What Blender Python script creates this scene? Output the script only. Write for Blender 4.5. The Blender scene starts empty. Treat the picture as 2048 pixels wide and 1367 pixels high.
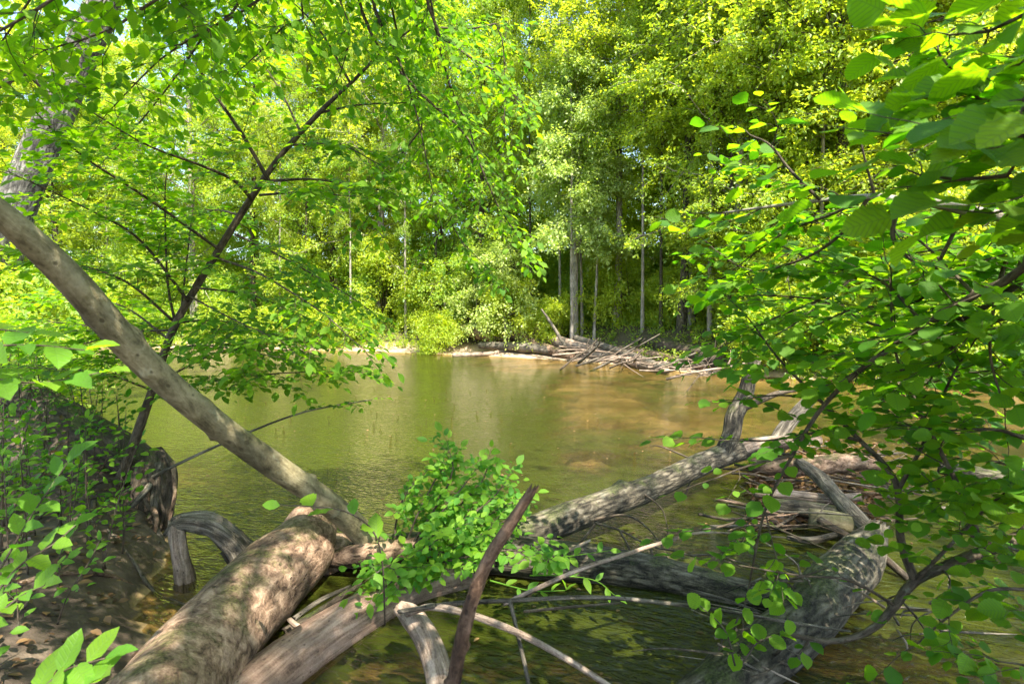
import bpy, math, random
import numpy as np
from mathutils import Vector, Matrix
R = math.radians
SC = bpy.context.scene
COL = SC.collection

# ------------------------------------------------------------------ camera, sky, sun, exposure
F_PX, CAM_H, PITCH = 1138.0, 1.9, R(3.2)          # focal length in photo pixels (2048 wide)
cam_d = bpy.data.cameras.new('camera'); cam_d.lens = 36 * F_PX / 2048; cam_d.sensor_width = 36
cam_d.clip_start = 0.05; cam_d.clip_end = 2000
cam_d.dof.use_dof = True; cam_d.dof.focus_distance = 9.0; cam_d.dof.aperture_fstop = 5.0
cam = bpy.data.objects.new('camera', cam_d); COL.objects.link(cam)
cam.location = (0, 0, CAM_H); cam.rotation_euler = (R(90) - PITCH, 0, 0)
SC.camera = cam
SUN_AZ, SUN_EL = R(152), R(57)                     # azimuth clockwise from +Y
SUN_DIR = Vector((math.sin(SUN_AZ) * math.cos(SUN_EL), math.cos(SUN_AZ) * math.cos(SUN_EL), math.sin(SUN_EL)))
W = bpy.data.worlds.new('World'); SC.world = W; W.use_nodes = True
wn = W.node_tree.nodes; wl = W.node_tree.links
sky = wn.new('ShaderNodeTexSky'); sky.sky_type = 'NISHITA'; sky.sun_disc = False
sky.sun_elevation = SUN_EL; sky.sun_rotation = SUN_AZ
wl.new(sky.outputs[0], wn['Background'].inputs[0]); wn['Background'].inputs[1].default_value = 0.15
sun_d = bpy.data.lights.new('sun', 'SUN'); sun_d.energy = 5.0; sun_d.angle = R(0.53); sun_d.color = (1.0, 0.94, 0.83)
sun = bpy.data.objects.new('sun', sun_d); COL.objects.link(sun)
sun.rotation_euler = SUN_DIR.to_track_quat('Z', 'Y').to_euler(); sun.location = (20, -10, 40)
vs = SC.view_settings; vs.view_transform = 'Standard'; vs.look = 'None'; vs.exposure = 1.98; vs.gamma = 1; vs.use_curve_mapping = False
SC.cycles.max_bounces = 8; SC.cycles.diffuse_bounces = 4; SC.cycles.glossy_bounces = 3
SC.cycles.transmission_bounces = 5; SC.cycles.transparent_max_bounces = 8
SC.cycles.caustics_reflective = False; SC.cycles.caustics_refractive = False
SC.cycles.sample_clamp_indirect = 6; SC.cycles.use_denoising = True

# ------------------------------------------------------------------ pixel -> world
def ray(px, py):
    x, y, z = (px - 1024) / F_PX, 1.0, -(py - 683.5) / F_PX
    c, s = math.cos(PITCH), math.sin(PITCH)
    return np.array([x, y * c + z * s, -y * s + z * c])
def P(px, py, y):                                  # point on the pixel's ray at forward distance y
    r = ray(px, py); return np.array([0, 0, CAM_H]) + r * (y / r[1])
def G(px, py, z=0.0):                              # point on the pixel's ray at height z
    r = ray(px, py); return np.array([0, 0, CAM_H]) + r * ((z - CAM_H) / r[2])
def M(px, d):                                      # pixels to metres at distance d
    return px / F_PX * d

# ------------------------------------------------------------------ numeric helpers
def _hash(ix, iy, iz, seed):
    h = (ix.astype(np.int64) * 374761393 + iy.astype(np.int64) * 668265263 + iz.astype(np.int64) * 2147483647 + seed * 974711) & 0xFFFFFFFF
    h = ((h ^ (h >> 13)) * 1274126177) & 0xFFFFFFFF
    h = ((h ^ (h >> 15)) * 2246822519) & 0xFFFFFFFF
    return ((h ^ (h >> 16)) & 0xFFFFFF) / float(0xFFFFFF)
def vnoise(p, seed=0):                             # value noise in [-1, 1]
    p = np.asarray(p, float); i = np.floor(p).astype(np.int64); f = p - i; f = f * f * (3 - 2 * f)
    r = 0
    for dx in (0, 1):
        for dy in (0, 1):
            for dz in (0, 1):
                w = (f[:, 0] if dx else 1 - f[:, 0]) * (f[:, 1] if dy else 1 - f[:, 1]) * (f[:, 2] if dz else 1 - f[:, 2])
                r = r + w * _hash(i[:, 0] + dx, i[:, 1] + dy, i[:, 2] + dz, seed)
    return r * 2 - 1
def fbm(p, seed=0, o=3):
    p = np.asarray(p, float)
    return sum(vnoise(p * 2 ** k, seed + k * 17) * 0.5 ** k for k in range(o)) / 1.6
def norm(v):
    v = np.asarray(v, float); return v / np.maximum(np.linalg.norm(v, axis=-1, keepdims=True), 1e-9)
def catmull(pts, n):                               # resample control points (any columns) to n points
    p = np.asarray(pts, float); k = len(p)
    if k == 2: t = np.linspace(0, 1, n)[:, None]; return p[0] * (1 - t) + p[1] * t
    seg = np.linalg.norm(np.diff(p[:, :3], axis=0), axis=1); u = np.concatenate([[0], np.cumsum(seg)]); u /= u[-1]
    q = np.vstack([2 * p[0] - p[1], p, 2 * p[-1] - p[-2]])
    out = np.zeros((n, p.shape[1]))
    for j, t in enumerate(np.linspace(0, 1, n)):
        i = min(max(np.searchsorted(u, t) - 1, 0), k - 2); f = (t - u[i]) / max(u[i + 1] - u[i], 1e-9)
        a, b, c, d = q[i], q[i + 1], q[i + 2], q[i + 3]
        out[j] = 0.5 * ((2 * b) + (c - a) * f + (2 * a - 5 * b + 4 * c - d) * f * f + (3 * b - a - 3 * c + d) * f ** 3)
    return out

class MB:                                          # collects geometry, builds ONE mesh object
    def __init__(s): s.v = []; s.f3 = []; s.f4 = []; s.bk = []; s.ti = []; s.lf = []; s.n = 0
    def add(s, v, f3=None, f4=None, bk=None, ti=None, lf=None):
        v = np.asarray(v, float); m = len(v)
        s.v.append(v)
        if f3 is not None and len(f3): s.f3.append(np.asarray(f3, np.int64) + s.n)
        if f4 is not None and len(f4): s.f4.append(np.asarray(f4, np.int64) + s.n)
        s.bk.append(np.zeros((m, 3)) if bk is None else bk); s.ti.append(np.full(m, 0.5) if ti is None else ti)
        s.lf.append(np.zeros((m, 2)) if lf is None else lf); s.n += m
        return s
    def mesh(s, name, origin=(0, 0, 0), smooth=True):
        v = np.vstack(s.v) - np.asarray(origin, float)
        f3 = np.vstack(s.f3) if s.f3 else np.zeros((0, 3), int); f4 = np.vstack(s.f4) if s.f4 else np.zeros((0, 4), int)
        me = bpy.data.meshes.new(name); nl = f3.size + f4.size; nf = len(f3) + len(f4)
        me.vertices.add(len(v)); me.loops.add(nl); me.polygons.add(nf)
        me.vertices.foreach_set('co', v.astype(np.float32).ravel())
        me.loops.foreach_set('vertex_index', np.concatenate([f3.ravel(), f4.ravel()]).astype(np.int32))
        me.polygons.foreach_set('loop_start', np.concatenate([np.arange(len(f3)) * 3, f3.size + np.arange(len(f4)) * 4]).astype(np.int32))
        me.polygons.foreach_set('use_smooth', np.full(nf, smooth))
        a = me.attributes.new('bk', 'FLOAT_VECTOR', 'POINT'); a.data.foreach_set('vector', np.vstack(s.bk).astype(np.float32).ravel())
        a = me.attributes.new('tint', 'FLOAT', 'POINT'); a.data.foreach_set('value', np.concatenate(s.ti).astype(np.float32))
        a = me.attributes.new('lf', 'FLOAT2', 'POINT'); a.data.foreach_set('vector', np.vstack(s.lf).astype(np.float32).ravel())
        me.update(calc_edges=True); me.validate()
        return me

def tube(mb, pts, rad, sides=10, n=None, bump=0.0, bfreq=6.0, seed=0, cap=True, flute=0.0, jag=0.0, knots=()):
    pr = np.hstack([np.asarray(pts, float), np.asarray(rad, float).reshape(-1, 1)])
    L = np.linalg.norm(np.diff(pr[:, :3], axis=0), axis=1).sum()
    n = n or max(4, int(L / max(pr[:, 3].mean() * 0.7, 0.02)))
    n = min(n, 140)
    q = catmull(pr, n); c = q[:, :3]; r = np.maximum(q[:, 3], 0.0006)
    t = norm(np.gradient(c, axis=0))
    u = np.zeros_like(t); a = np.cross(t[0], [0.3, 0.2, 1.0]); 
    if np.linalg.norm(a) < 0.1: a = np.cross(t[0], [1, 0, 0])
    u[0] = norm(a)
    for i in range(1, n): w = u[i - 1] - t[i] * np.dot(u[i - 1], t[i]); u[i] = norm(w)
    w = np.cross(t, u); th = np.linspace(0, 2 * np.pi, sides, endpoint=False)
    cs, sn = np.cos(th), np.sin(th)
    s_len = np.concatenate([[0], np.cumsum(np.linalg.norm(np.diff(c, axis=0), axis=1))])
    rr = np.repeat(r, sides).reshape(n, sides)
    bk = np.stack([rr * cs, rr * sn, np.repeat(s_len, sides).reshape(n, sides)], -1) + seed * 3.17
    if bump:
        sc = np.array([1, 1, 0.45]) * bfreq
        k = fbm(bk.reshape(-1, 3) * sc, seed, 4).reshape(n, sides)
        k2 = fbm(bk.reshape(-1, 3) * np.array([0.3, 0.3, 0.3]) * bfreq, seed + 5, 2).reshape(n, sides)
        rr = rr * (1 + bump * k + bump * 0.9 * k2)
    if flute: rr = rr * (1 + flute * np.sin(th * 5 + s_len[:, None] * 0.6 + seed))
    for (kt, ka, kr, kh) in knots:                 # lumps: position 0..1, angle, radius (m), height (m)
        ds = s_len[:, None] - kt * s_len[-1]; da = (th[None, :] - ka + np.pi) % (2 * np.pi) - np.pi
        rr = rr + kh * np.exp(-(ds ** 2 + (da * r[:, None]) ** 2) / (kr * kr))
    v = c[:, None, :] + rr[..., None] * (cs[None, :, None] * u[:, None, :] + sn[None, :, None] * w[:, None, :])
    if jag:
        rg = np.random.RandomState(seed + 9)
        v[-1] += t[-1] * (rg.rand(sides, 1) - 0.3) * jag; v[0] -= t[0] * (rg.rand(sides, 1) - 0.3) * jag
    v = v.reshape(-1, 3); i = np.arange(n - 1)[:, None] * sides; j = np.arange(sides)[None, :]; j2 = (j + 1) % sides
    f4 = np.stack([i + j, i + j2, i + sides + j2, i + sides + j], -1).reshape(-1, 4)
    f3 = None; bkf = bk.reshape(-1, 3)
    if cap:
        m = len(v); v = np.vstack([v, c[0], c[-1]]); bkf = np.vstack([bkf, bk[0].mean(0), bk[-1].mean(0)])
        j = np.arange(sides); j2 = (j + 1) % sides; o = (n - 1) * sides
        f3 = np.vstack([np.stack([j2, j, np.full(sides, m)], 1), np.stack([o + j, o + j2, np.full(sides, m + 1)], 1)])
    mb.add(v, f3, f4, bkf)
    return c, t

# ------------------------------------------------------------------ leaf shapes (unit length along +Y, face up +Z)
def leaf_template(kind, curl=0.1, fold=0.12, rows=7, teeth=0.0, seed=0):
    rg = np.random.RandomState(seed)
    if kind == 'far': 
        v = np.array([[0, 0, 0], [-0.33, 0.45, 0.07], [0.33, 0.45, 0.07], [0, 1, -0.1]], float)
        return v, np.array([[0, 3, 1], [0, 2, 3]]), np.array([[0, 0], [-1, .5], [1, .5], [0, 1]], float)
    t = np.linspace(0, 1, rows)
    if kind == 'hazel': wd = 0.41 * np.sin(np.pi * np.clip(t, 0, 1) ** 0.85) ** 0.62
    elif kind == 'elm': wd = 0.27 * np.sin(np.pi * t ** 0.9) ** 0.85
    else: wd = 0.19 * np.sin(np.pi * t ** 0.8) ** 0.9
    wd = wd * (1 + teeth * np.where(np.arange(rows) % 2 == 0, 1, -1)); wd[0] = 0.012; wd[-1] = 0.0
    asym = 1 + 0.12 * rg.randn()
    z = -curl * t ** 2
    vs_, lf = [], []
    for k in range(rows):
        wv = 0.08 * rg.randn()
        vs_ += [[-wd[k] * asym, t[k], z[k] + fold * wd[k] * 1.6 + wv * wd[k]], [0, t[k], z[k]], [wd[k], t[k] , z[k] + fold * wd[k] * 1.6 - wv * wd[k]]]
        lf += [[-wd[k] / 0.4, t[k]], [0, t[k]], [wd[k] / 0.4, t[k]]]
    f = []
    for k in range(rows - 1):
        a = 3 * k; b = a + 3
        if k < rows - 2: f += [[a, a + 1, b + 1], [a, b + 1, b], [a + 1, a + 2, b + 2], [a + 1, b + 2, b + 1]]
        else: f += [[a, a + 1, b + 1], [a + 1, a + 2, b + 1]]
    # petiole
    m = len(vs_); vs_ += [[-0.012, 0.0, 0], [0.012, 0, 0], [0.0, -0.16, -0.01]]; lf += [[0, 0]] * 3; f += [[m, m + 2, m + 1]]
    return np.array(vs_, float), np.array(f), np.array(lf, float)
TEMPL = {}
for nm, kind, rows, teeth in (('hazel', 'hazel', 13, 0.045), ('elm', 'elm', 9, 0.06), ('lance', 'lance', 7, 0.03)):
    TEMPL[nm] = [leaf_template(kind, c, fo, rows, teeth, q) for q, (c, fo) in enumerate(((0.05, 0.10), (0.20, 0.20), (0.34, 0.05), (0.10, 0.34), (-0.12, 0.15), (0.26, 0.28)))]
TEMPL['elm_lo'] = [leaf_template('elm', 0.15, 0.15, 4)]
TEMPL['hazel_lo'] = [leaf_template('hazel', 0.12, 0.1, 5)]
TEMPL['lance_lo'] = [leaf_template('lance', 0.15, 0.15, 4)]
TEMPL['far'] = [leaf_template('far')]

def frames(axis, nrm):
    a = norm(axis); s = norm(np.cross(a, nrm)); n = np.cross(s, a)
    return np.stack([s, a, n], -1)                 # columns: side, axis, normal
def add_leaves(mb, tmpl, pos, axis, nrm, size, tint):
    fr = frames(axis, nrm); N = len(pos)
    for q, (v, f, lf) in enumerate(tmpl):
        sel = np.arange(N) % len(tmpl) == q
        if not sel.any(): continue
        k = sel.sum(); m = len(v)
        vv = np.einsum('nij,mj->nmi', fr[sel], v) * size[sel][:, None, None] + pos[sel][:, None, :]
        ff = (f[None] + (np.arange(k) * m)[:, None, None]).reshape(-1, 3)
        mb.add(vv.reshape(-1, 3), ff, None, None, np.repeat(tint[sel], m), np.tile(lf, (k, 1)))

# ------------------------------------------------------------------ objects
def tag(o, label=None, cat=None, group=None, kind=None):
    if label: o['label'] = label
    if cat: o['category'] = cat
    if group: o['group'] = group
    if kind: o['kind'] = kind
    return o
def thing(name, loc, label, cat, group=None):
    o = bpy.data.objects.new(name, None); o.empty_display_size = 0.2; COL.objects.link(o); o.location = [float(x) for x in loc]
    return tag(o, label, cat, group)
def part(name, mb, mat, parent=None, smooth=True, kind=None):
    org = np.array(parent.location) if parent is not None else np.zeros(3)
    p = parent
    while p is not None and p.parent is not None: p = p.parent; org = org + np.array(p.location)
    me = mb.mesh(name, org, smooth); me.materials.append(mat)
    o = bpy.data.objects.new(name, me); COL.objects.link(o)
    if parent is not None: o.parent = parent
    if kind: o['kind'] = kind
    return o
def single(name, mb, mat, base, label, cat, group=None, kind=None, smooth=True):   # a thing of one mesh, origin at its base
    me = mb.mesh(name, base, smooth); me.materials.append(mat)
    o = bpy.data.objects.new(name, me); COL.objects.link(o); o.location = [float(x) for x in base]
    return tag(o, label, cat, group, kind)

# ------------------------------------------------------------------ materials
def new_mat(name):
    m = bpy.data.materials.new(name); m.use_nodes = True; nt = m.node_tree; nt.nodes.clear()
    out = nt.nodes.new('ShaderNodeOutputMaterial'); return m, nt, out
def N(nt, t, **kw):
    n = nt.nodes.new('ShaderNode' + t)
    for k, v in kw.items():
        if k in n.inputs.keys() if isinstance(k, str) else False: n.inputs[k].default_value = v
        else: setattr(n, k, v)
    return n
def ramp(nt, src, stops):
    r = nt.nodes.new('ShaderNodeValToRGB'); e = r.color_ramp.elements
    while len(e) > 1: e.remove(e[-1])
    e[0].position = stops[0][0]; e[0].color = (*stops[0][1], 1)
    for p, c in stops[1:]: x = e.new(p); x.color = (*c, 1)
    nt.links.new(src, r.inputs[0]); return r.outputs[0]
def mixc(nt, fac, a, b, mode='MIX'):
    m = nt.nodes.new('ShaderNodeMix'); m.data_type = 'RGBA'; m.blend_type = mode
    for s, v in ((0, fac), (6, a), (7, b)):
        if isinstance(v, (tuple, list)): m.inputs[s].default_value = (*v, 1)
        elif isinstance(v, (int, float)): m.inputs[s].default_value = v
        else: nt.links.new(v, m.inputs[s])
    return m.outputs[2]
def math_(nt, op, a, b=None, clamp=False):
    m = nt.nodes.new('ShaderNodeMath'); m.operation = op; m.use_clamp = clamp
    for i, v in enumerate((a, b)):
        if v is None: continue
        if isinstance(v, (int, float)): m.inputs[i].default_value = v
        else: nt.links.new(v, m.inputs[i])
    return m.outputs[0]
def attr(nt, name): 
    a = nt.nodes.new('ShaderNodeAttribute'); a.attribute_name = name; return a
def noise_tex(nt, vec, scale, detail=4, rough=0.55, dist=0.0, out=0):
    n = nt.nodes.new('ShaderNodeTexNoise'); n.inputs['Scale'].default_value = scale; n.inputs['Detail'].default_value = detail
    n.inputs['Roughness'].default_value = rough; n.inputs['Distortion'].default_value = dist
    if vec is not None: nt.links.new(vec, n.inputs['Vector'])
    return n.outputs[out]
def mapping(nt, vec, scale):
    m = nt.nodes.new('ShaderNodeMapping'); m.inputs['Scale'].default_value = scale; nt.links.new(vec, m.inputs['Vector']); return m.outputs[0]

def bark_mat(name, dark, mid, light, scale=30, stretch=0.22, bump=0.5, moss=0.0, blotch=0.35, rough=0.85, lichen=0.0, furrow=0.0):
    m, nt, out = new_mat(name); L = nt.links
    bk = attr(nt, 'bk').outputs['Vector']
    v1 = mapping(nt, bk, (1, 1, stretch))
    n1 = noise_tex(nt, v1, scale, 6, 0.65, 0.6); n2 = noise_tex(nt, bk, scale * 0.16, 4, 0.6); n3 = noise_tex(nt, bk, scale * 4, 2)
    hgt = math_(nt, 'ADD', n1, math_(nt, 'MULTIPLY', n3, 0.25))
    if furrow:
        vo = nt.nodes.new('ShaderNodeTexVoronoi'); vo.feature = 'DISTANCE_TO_EDGE'; vo.inputs['Scale'].default_value = scale * 1.1
        vd = nt.nodes.new('ShaderNodeVectorMath'); vd.operation = 'ADD'
        sc_ = nt.nodes.new('ShaderNodeVectorMath'); sc_.operation = 'SCALE'; sc_.inputs['Scale'].default_value = 0.03
        L.new(noise_tex(nt, bk, scale * 0.8, 3, 0.6, 0, 1), sc_.inputs[0]); L.new(v1, vd.inputs[0]); L.new(sc_.outputs[0], vd.inputs[1])
        L.new(vd.outputs[0], vo.inputs['Vector'])
        fu = math_(nt, 'MULTIPLY', vo.outputs['Distance'], 3.0, True)
        hgt = math_(nt, 'ADD', math_(nt, 'MULTIPLY', hgt, 1 - furrow), math_(nt, 'MULTIPLY', fu, furrow))
    c = ramp(nt, hgt, [(0.44, dark), (0.60, mid), (0.80, light)])
    b = ramp(nt, n2, [(0.38, (0.45, 0.45, 0.45)), (0.62, (1.25, 1.22, 1.2))])
    c = mixc(nt, blotch * 2, c, b, 'MULTIPLY')
    vs2 = nt.nodes.new('ShaderNodeTexVoronoi'); vs2.inputs['Scale'].default_value = scale * 0.9; vs2.inputs['Randomness'].default_value = 1.0; L.new(mapping(nt, bk, (1, 1, 0.7)), vs2.inputs['Vector'])
    sp = ramp(nt, math_(nt, 'ADD', vs2.outputs['Distance'], math_(nt, 'MULTIPLY', n2, 0.35)), [(0.26, (1, 1, 1)), (0.34, (0, 0, 0))])
    c = mixc(nt, math_(nt, 'MULTIPLY', sp, 0.7), c, tuple(x * 0.6 for x in dark))
    hgt = math_(nt, 'SUBTRACT', hgt, math_(nt, 'MULTIPLY', sp, 0.3))
    if lichen:
        l = ramp(nt, noise_tex(nt, bk, scale * 0.35, 5, 0.7), [(0.60, (0, 0, 0)), (0.68, (1, 1, 1))])
        c = mixc(nt, math_(nt, 'MULTIPLY', l, lichen), c, (0.30, 0.33, 0.24))
    if moss:
        g = nt.nodes.new('ShaderNodeNewGeometry'); sx = nt.nodes.new('ShaderNodeSeparateXYZ'); L.new(g.outputs['Normal'], sx.inputs[0])
        nm = noise_tex(nt, bk, scale * 0.22, 5, 0.7)
        f = math_(nt, 'ADD', math_(nt, 'MULTIPLY', sx.outputs['Z'], 0.22), nm)
        f = ramp(nt, f, [(0.66, (0, 0, 0)), (0.78, (1, 1, 1))])
        mc = ramp(nt, n3, [(0.35, (0.02, 0.03, 0.006)), (0.7, (0.10, 0.13, 0.02))])
        c = mixc(nt, math_(nt, 'MULTIPLY', f, moss), c, mc)
    p = nt.nodes.new('ShaderNodeBsdfPrincipled'); p.inputs['Roughness'].default_value = rough; p.inputs['Specular IOR Level'].default_value = 0.25
    L.new(c, p.inputs['Base Color'])
    bp = nt.nodes.new('ShaderNodeBump'); bp.inputs['Strength'].default_value = min(1, bump * 1.2); bp.inputs['Distance'].default_value = 0.022
    L.new(hgt, bp.inputs['Height']); L.new(bp.outputs[0], p.inputs['Normal']); L.new(p.outputs[0], out.inputs[0])
    return m

def leaf_mat(name, dif_a, dif_b, tr_a, tr_b, veins=0.0, mix=0.5, rough=0.45, obj_rand=0.25, spec=0.4):
    m, nt, out = new_mat(name); L = nt.links
    ti = attr(nt, 'tint').outputs['Fac']; oi = nt.nodes.new('ShaderNodeObjectInfo')
    f = math_(nt, 'ADD', ti, math_(nt, 'MULTIPLY', math_(nt, 'SUBTRACT', oi.outputs['Random'], 0.5), obj_rand * 1.6), True)
    d = mixc(nt, f, dif_a, dif_b); t = mixc(nt, f, tr_a, tr_b)
    p = nt.nodes.new('ShaderNodeBsdfPrincipled'); p.inputs['Roughness'].default_value = rough; p.inputs['Specular IOR Level'].default_value = spec
    if veins:
        sx = nt.nodes.new('ShaderNodeSeparateXYZ'); L.new(attr(nt, 'lf').outputs['Vector'], sx.inputs[0])
        au = math_(nt, 'ABSOLUTE', sx.outputs['X'])
        ph = math_(nt, 'SUBTRACT', math_(nt, 'MULTIPLY', sx.outputs['Y'], 52), math_(nt, 'MULTIPLY', au, 17))
        sv = math_(nt, 'POWER', math_(nt, 'ABSOLUTE', math_(nt, 'COSINE', math_(nt, 'MULTIPLY', ph, 0.5))), 14)
        mv = math_(nt, 'SUBTRACT', 1, math_(nt, 'MULTIPLY', au, 22), True)
        v = math_(nt, 'MAXIMUM', sv, mv)
        t = mixc(nt, math_(nt, 'MULTIPLY', v, veins), t, (0.02, 0.07, 0.008))
        d = mixc(nt, math_(nt, 'MULTIPLY', v, veins * 0.6), d, (0.08, 0.16, 0.03))
        bp = nt.nodes.new('ShaderNodeBump'); bp.inputs['Strength'].default_value = 0.35; bp.inputs['Distance'].default_value = 0.003; bp.invert = True
        L.new(v, bp.inputs['Height']); L.new(bp.outputs[0], p.inputs['Normal'])
    if veins:
        vo = nt.nodes.new('ShaderNodeVectorMath'); vo.operation = 'ADD'; L.new(attr(nt, 'lf').outputs['Vector'], vo.inputs[0])
        cx = nt.nodes.new('ShaderNodeCombineXYZ'); L.new(math_(nt, 'MULTIPLY', oi.outputs['Random'], 57.0), cx.inputs[0]); L.new(math_(nt, 'MULTIPLY', ti, 91.0), cx.inputs[1]); L.new(cx.outputs[0], vo.inputs[1])
        bl = ramp(nt, noise_tex(nt, vo.outputs[0], 3.2, 4, 0.7), [(0.66, (0, 0, 0)), (0.72, (1, 1, 1))])
        d = mixc(nt, math_(nt, 'MULTIPLY', bl, 0.75), d, (0.10, 0.065, 0.015)); t = mixc(nt, math_(nt, 'MULTIPLY', bl, 0.75), t, (0.16, 0.10, 0.01))
    L.new(d, p.inputs['Base Color'])
    tr = nt.nodes.new('ShaderNodeBsdfTranslucent'); L.new(t, tr.inputs['Color'])
    mx = nt.nodes.new('ShaderNodeAddShader')
    L.new(p.outputs[0], mx.inputs[0]); L.new(tr.outputs[0], mx.inputs[1]); L.new(mx.outputs[0], out.inputs[0])
    return m

MAT = {}
MAT['leaf_far'] = leaf_mat('leaf_far', (0.050, 0.105, 0.012), (0.135, 0.165, 0.014), (0.19, 0.32, 0.012), (0.46, 0.49, 0.016), obj_rand=0.4, rough=0.5, spec=0.3)
MAT['leaf_pale'] = leaf_mat('leaf_pale', (0.11, 0.16, 0.045), (0.19, 0.22, 0.06), (0.20, 0.30, 0.03), (0.36, 0.42, 0.05), obj_rand=0.2, spec=0.4)
MAT['leaf_hazel'] = leaf_mat('leaf_hazel', (0.022, 0.066, 0.003), (0.070, 0.130, 0.004), (0.09, 0.26, 0.002), (0.34, 0.50, 0.003), veins=0.55, obj_rand=0.4, spec=0.14, rough=0.6)
MAT['leaf_elm'] = leaf_mat('leaf_elm', (0.018, 0.062, 0.003), (0.070, 0.130, 0.005), (0.06, 0.22, 0.002), (0.28, 0.45, 0.003), veins=0.35, obj_rand=0.4, spec=0.12, rough=0.6)
MAT['leaf_shoot'] = leaf_mat('leaf_shoot', (0.025, 0.085, 0.008), (0.085, 0.145, 0.008), (0.06, 0.24, 0.004), (0.24, 0.42, 0.006), veins=0.4, obj_rand=0.4, spec=0.15, rough=0.55)
MAT['leaf_dead'] = leaf_mat('leaf_dead', (0.05, 0.025, 0.012), (0.24, 0.14, 0.06), (0.02, 0.01, 0.004), (0.08, 0.04, 0.012), obj_rand=0.3, spec=0.3)
MAT['bark_grey'] = bark_mat('bark_grey', (0.018, 0.015, 0.010), (0.080, 0.067, 0.044), (0.185, 0.160, 0.115), 21, 0.24, 0.9, furrow=0.22, lichen=0.15, moss=0.45)
MAT['bark_ash'] = bark_mat('bark_ash', (0.045, 0.042, 0.036), (0.155, 0.145, 0.125), (0.31, 0.295, 0.265), 15, 0.3, 0.9, furrow=0.25, lichen=0.3)
MAT['bark_pale'] = bark_mat('bark_pale', (0.10, 0.085, 0.065), (0.27, 0.235, 0.19), (0.46, 0.42, 0.36), 22, 0.2, 0.5, lichen=0.3)
MAT['bark_smooth'] = bark_mat('bark_smooth', (0.075, 0.062, 0.032), (0.165, 0.140, 0.075), (0.27, 0.235, 0.14), 16, 0.45, 0.35, blotch=0.42, lichen=0.3, moss=0.3)
MAT['bark_rotten'] = bark_mat('bark_rotten', (0.045, 0.027, 0.017), (0.19, 0.120, 0.076), (0.40, 0.28, 0.19), 20, 0.6, 1.0, blotch=0.5, moss=0.5)
MAT['bark_dark'] = bark_mat('bark_dark', (0.018, 0.013, 0.009), (0.06, 0.045, 0.030), (0.13, 0.10, 0.07), 30, 0.25, 0.9, moss=0.9, lichen=0.2)
MAT['bark_twig'] = bark_mat('bark_twig', (0.03, 0.022, 0.015), (0.075, 0.055, 0.036), (0.15, 0.12, 0.085), 60, 0.3, 0.4, lichen=0.3)
MAT['driftwood'] = bark_mat('driftwood', (0.07, 0.048, 0.032), (0.22, 0.16, 0.115), (0.42, 0.33, 0.25), 30, 0.12, 0.5, blotch=0.4)
MAT['wood_grey'] = bark_mat('wood_grey', (0.022, 0.018, 0.013), (0.105, 0.089, 0.064), (0.27, 0.235, 0.18), 34, 0.10, 0.9, blotch=0.35)
MAT['stick_red'] = bark_mat('stick_red', (0.022, 0.012, 0.007), (0.085, 0.048, 0.028), (0.20, 0.125, 0.08), 26, 0.3, 0.6, blotch=0.4)
MAT['shed_wood'] = bark_mat('shed_wood', (0.085, 0.052, 0.036), (0.23, 0.148, 0.105), (0.38, 0.27, 0.20), 26, 0.10, 0.35, blotch=0.35)

# ------------------------------------------------------------------ terrain and water
FAR = np.array([(-400, 60), (-60, 34), (-27, 30), (-12.4, 27.6), (-7, 26.2), (-1.35, 23.6), (1.5, 21.6), (3.2, 20.2), (5.6, 16.9), (9, 14.9), (12, 13.2), (20, 11), (60, 6), (400, -20)], float)
NEAR = np.array([(-400, 40), (-60, 22), (-30, 16), (-16, 12.5), (-9, 10.4), (-6, 7.4), (-3.6, 5.75), (-2.8, 4.6), (-2.5, 3.8), (-2.0, 3.0), (-1.4, 2.2), (0, 1.9), (2, 1.8), (3.6, 2.0), (5, 2.4), (8, 3), (20, 1), (60, -6), (400, -40)], float)
def ss(a, b, x): t = np.clip((x - a) / (b - a), 0, 1); return t * t * (3 - 2 * t)
def y_far(x): return np.interp(x, FAR[:, 0], FAR[:, 1])
def y_near(x): return np.interp(x, NEAR[:, 0], NEAR[:, 1])
def ground_h(x, y):
    x = np.asarray(x, float); y = np.asarray(y, float); z0 = np.zeros_like(x)
    p2 = np.stack([x, y, z0], -1).reshape(-1, 3)
    nz = fbm(p2 * 0.5, 3, 4).reshape(x.shape); nf = fbm(p2 * 2.3, 8, 4).reshape(x.shape)
    df = (y_far(x) - y) * 0.86 + nz * 0.5; dn = (y - y_near(x)) * 0.8 + nf * 0.12
    d = np.minimum(df, dn)
    bed = -0.10 - 0.62 * ss(0.0, 2.6, d) - 0.12 * nz
    shoal = ss(-0.9, 1.6, x + 2.2 * nz + 0.8 * nf) * ss(5.6, 7.4, y + nz) * 1.0 + 0.25 * ss(3.0, 7.0, x)
    bed = bed * (1 - 0.86 * np.clip(shoal * (0.9 + 0.5 * nf + 0.5 * nz), 0, 1)); bed = np.minimum(bed, -0.04)
    nb = 0.10 + 0.26 * ss(0, 0.9, -dn) + 0.25 * ss(0.9, 4, -dn) + 0.06 * nf + 0.9 * ss(6, 30, -dn)
    fb = 0.03 + 0.13 * ss(0, 1.5, -df) + 1.05 * ss(np.where((x < -5.5) | (x > 6), 0.15, 1.2), 3.4, -df) + 0.25 * ss(3, 12, -df) + 0.09 * nf * ss(0, 2, -df) + 0.15 * nz + 9.0 * ss(12, 60, -df)
    nb = nb + 0.75 * np.exp(-(((x + 4.5) / 1.25) ** 2 + ((y - 5.2 - (x + 4.5) * -.25) / .55) ** 2)) * (1 + .3 * nf)
    h = np.where(df < 0, fb, np.where(dn < 0, nb, bed))
    e = ss(0, 0.25, np.abs(d)); return h * e + (1 - e) * (-0.02)
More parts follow.
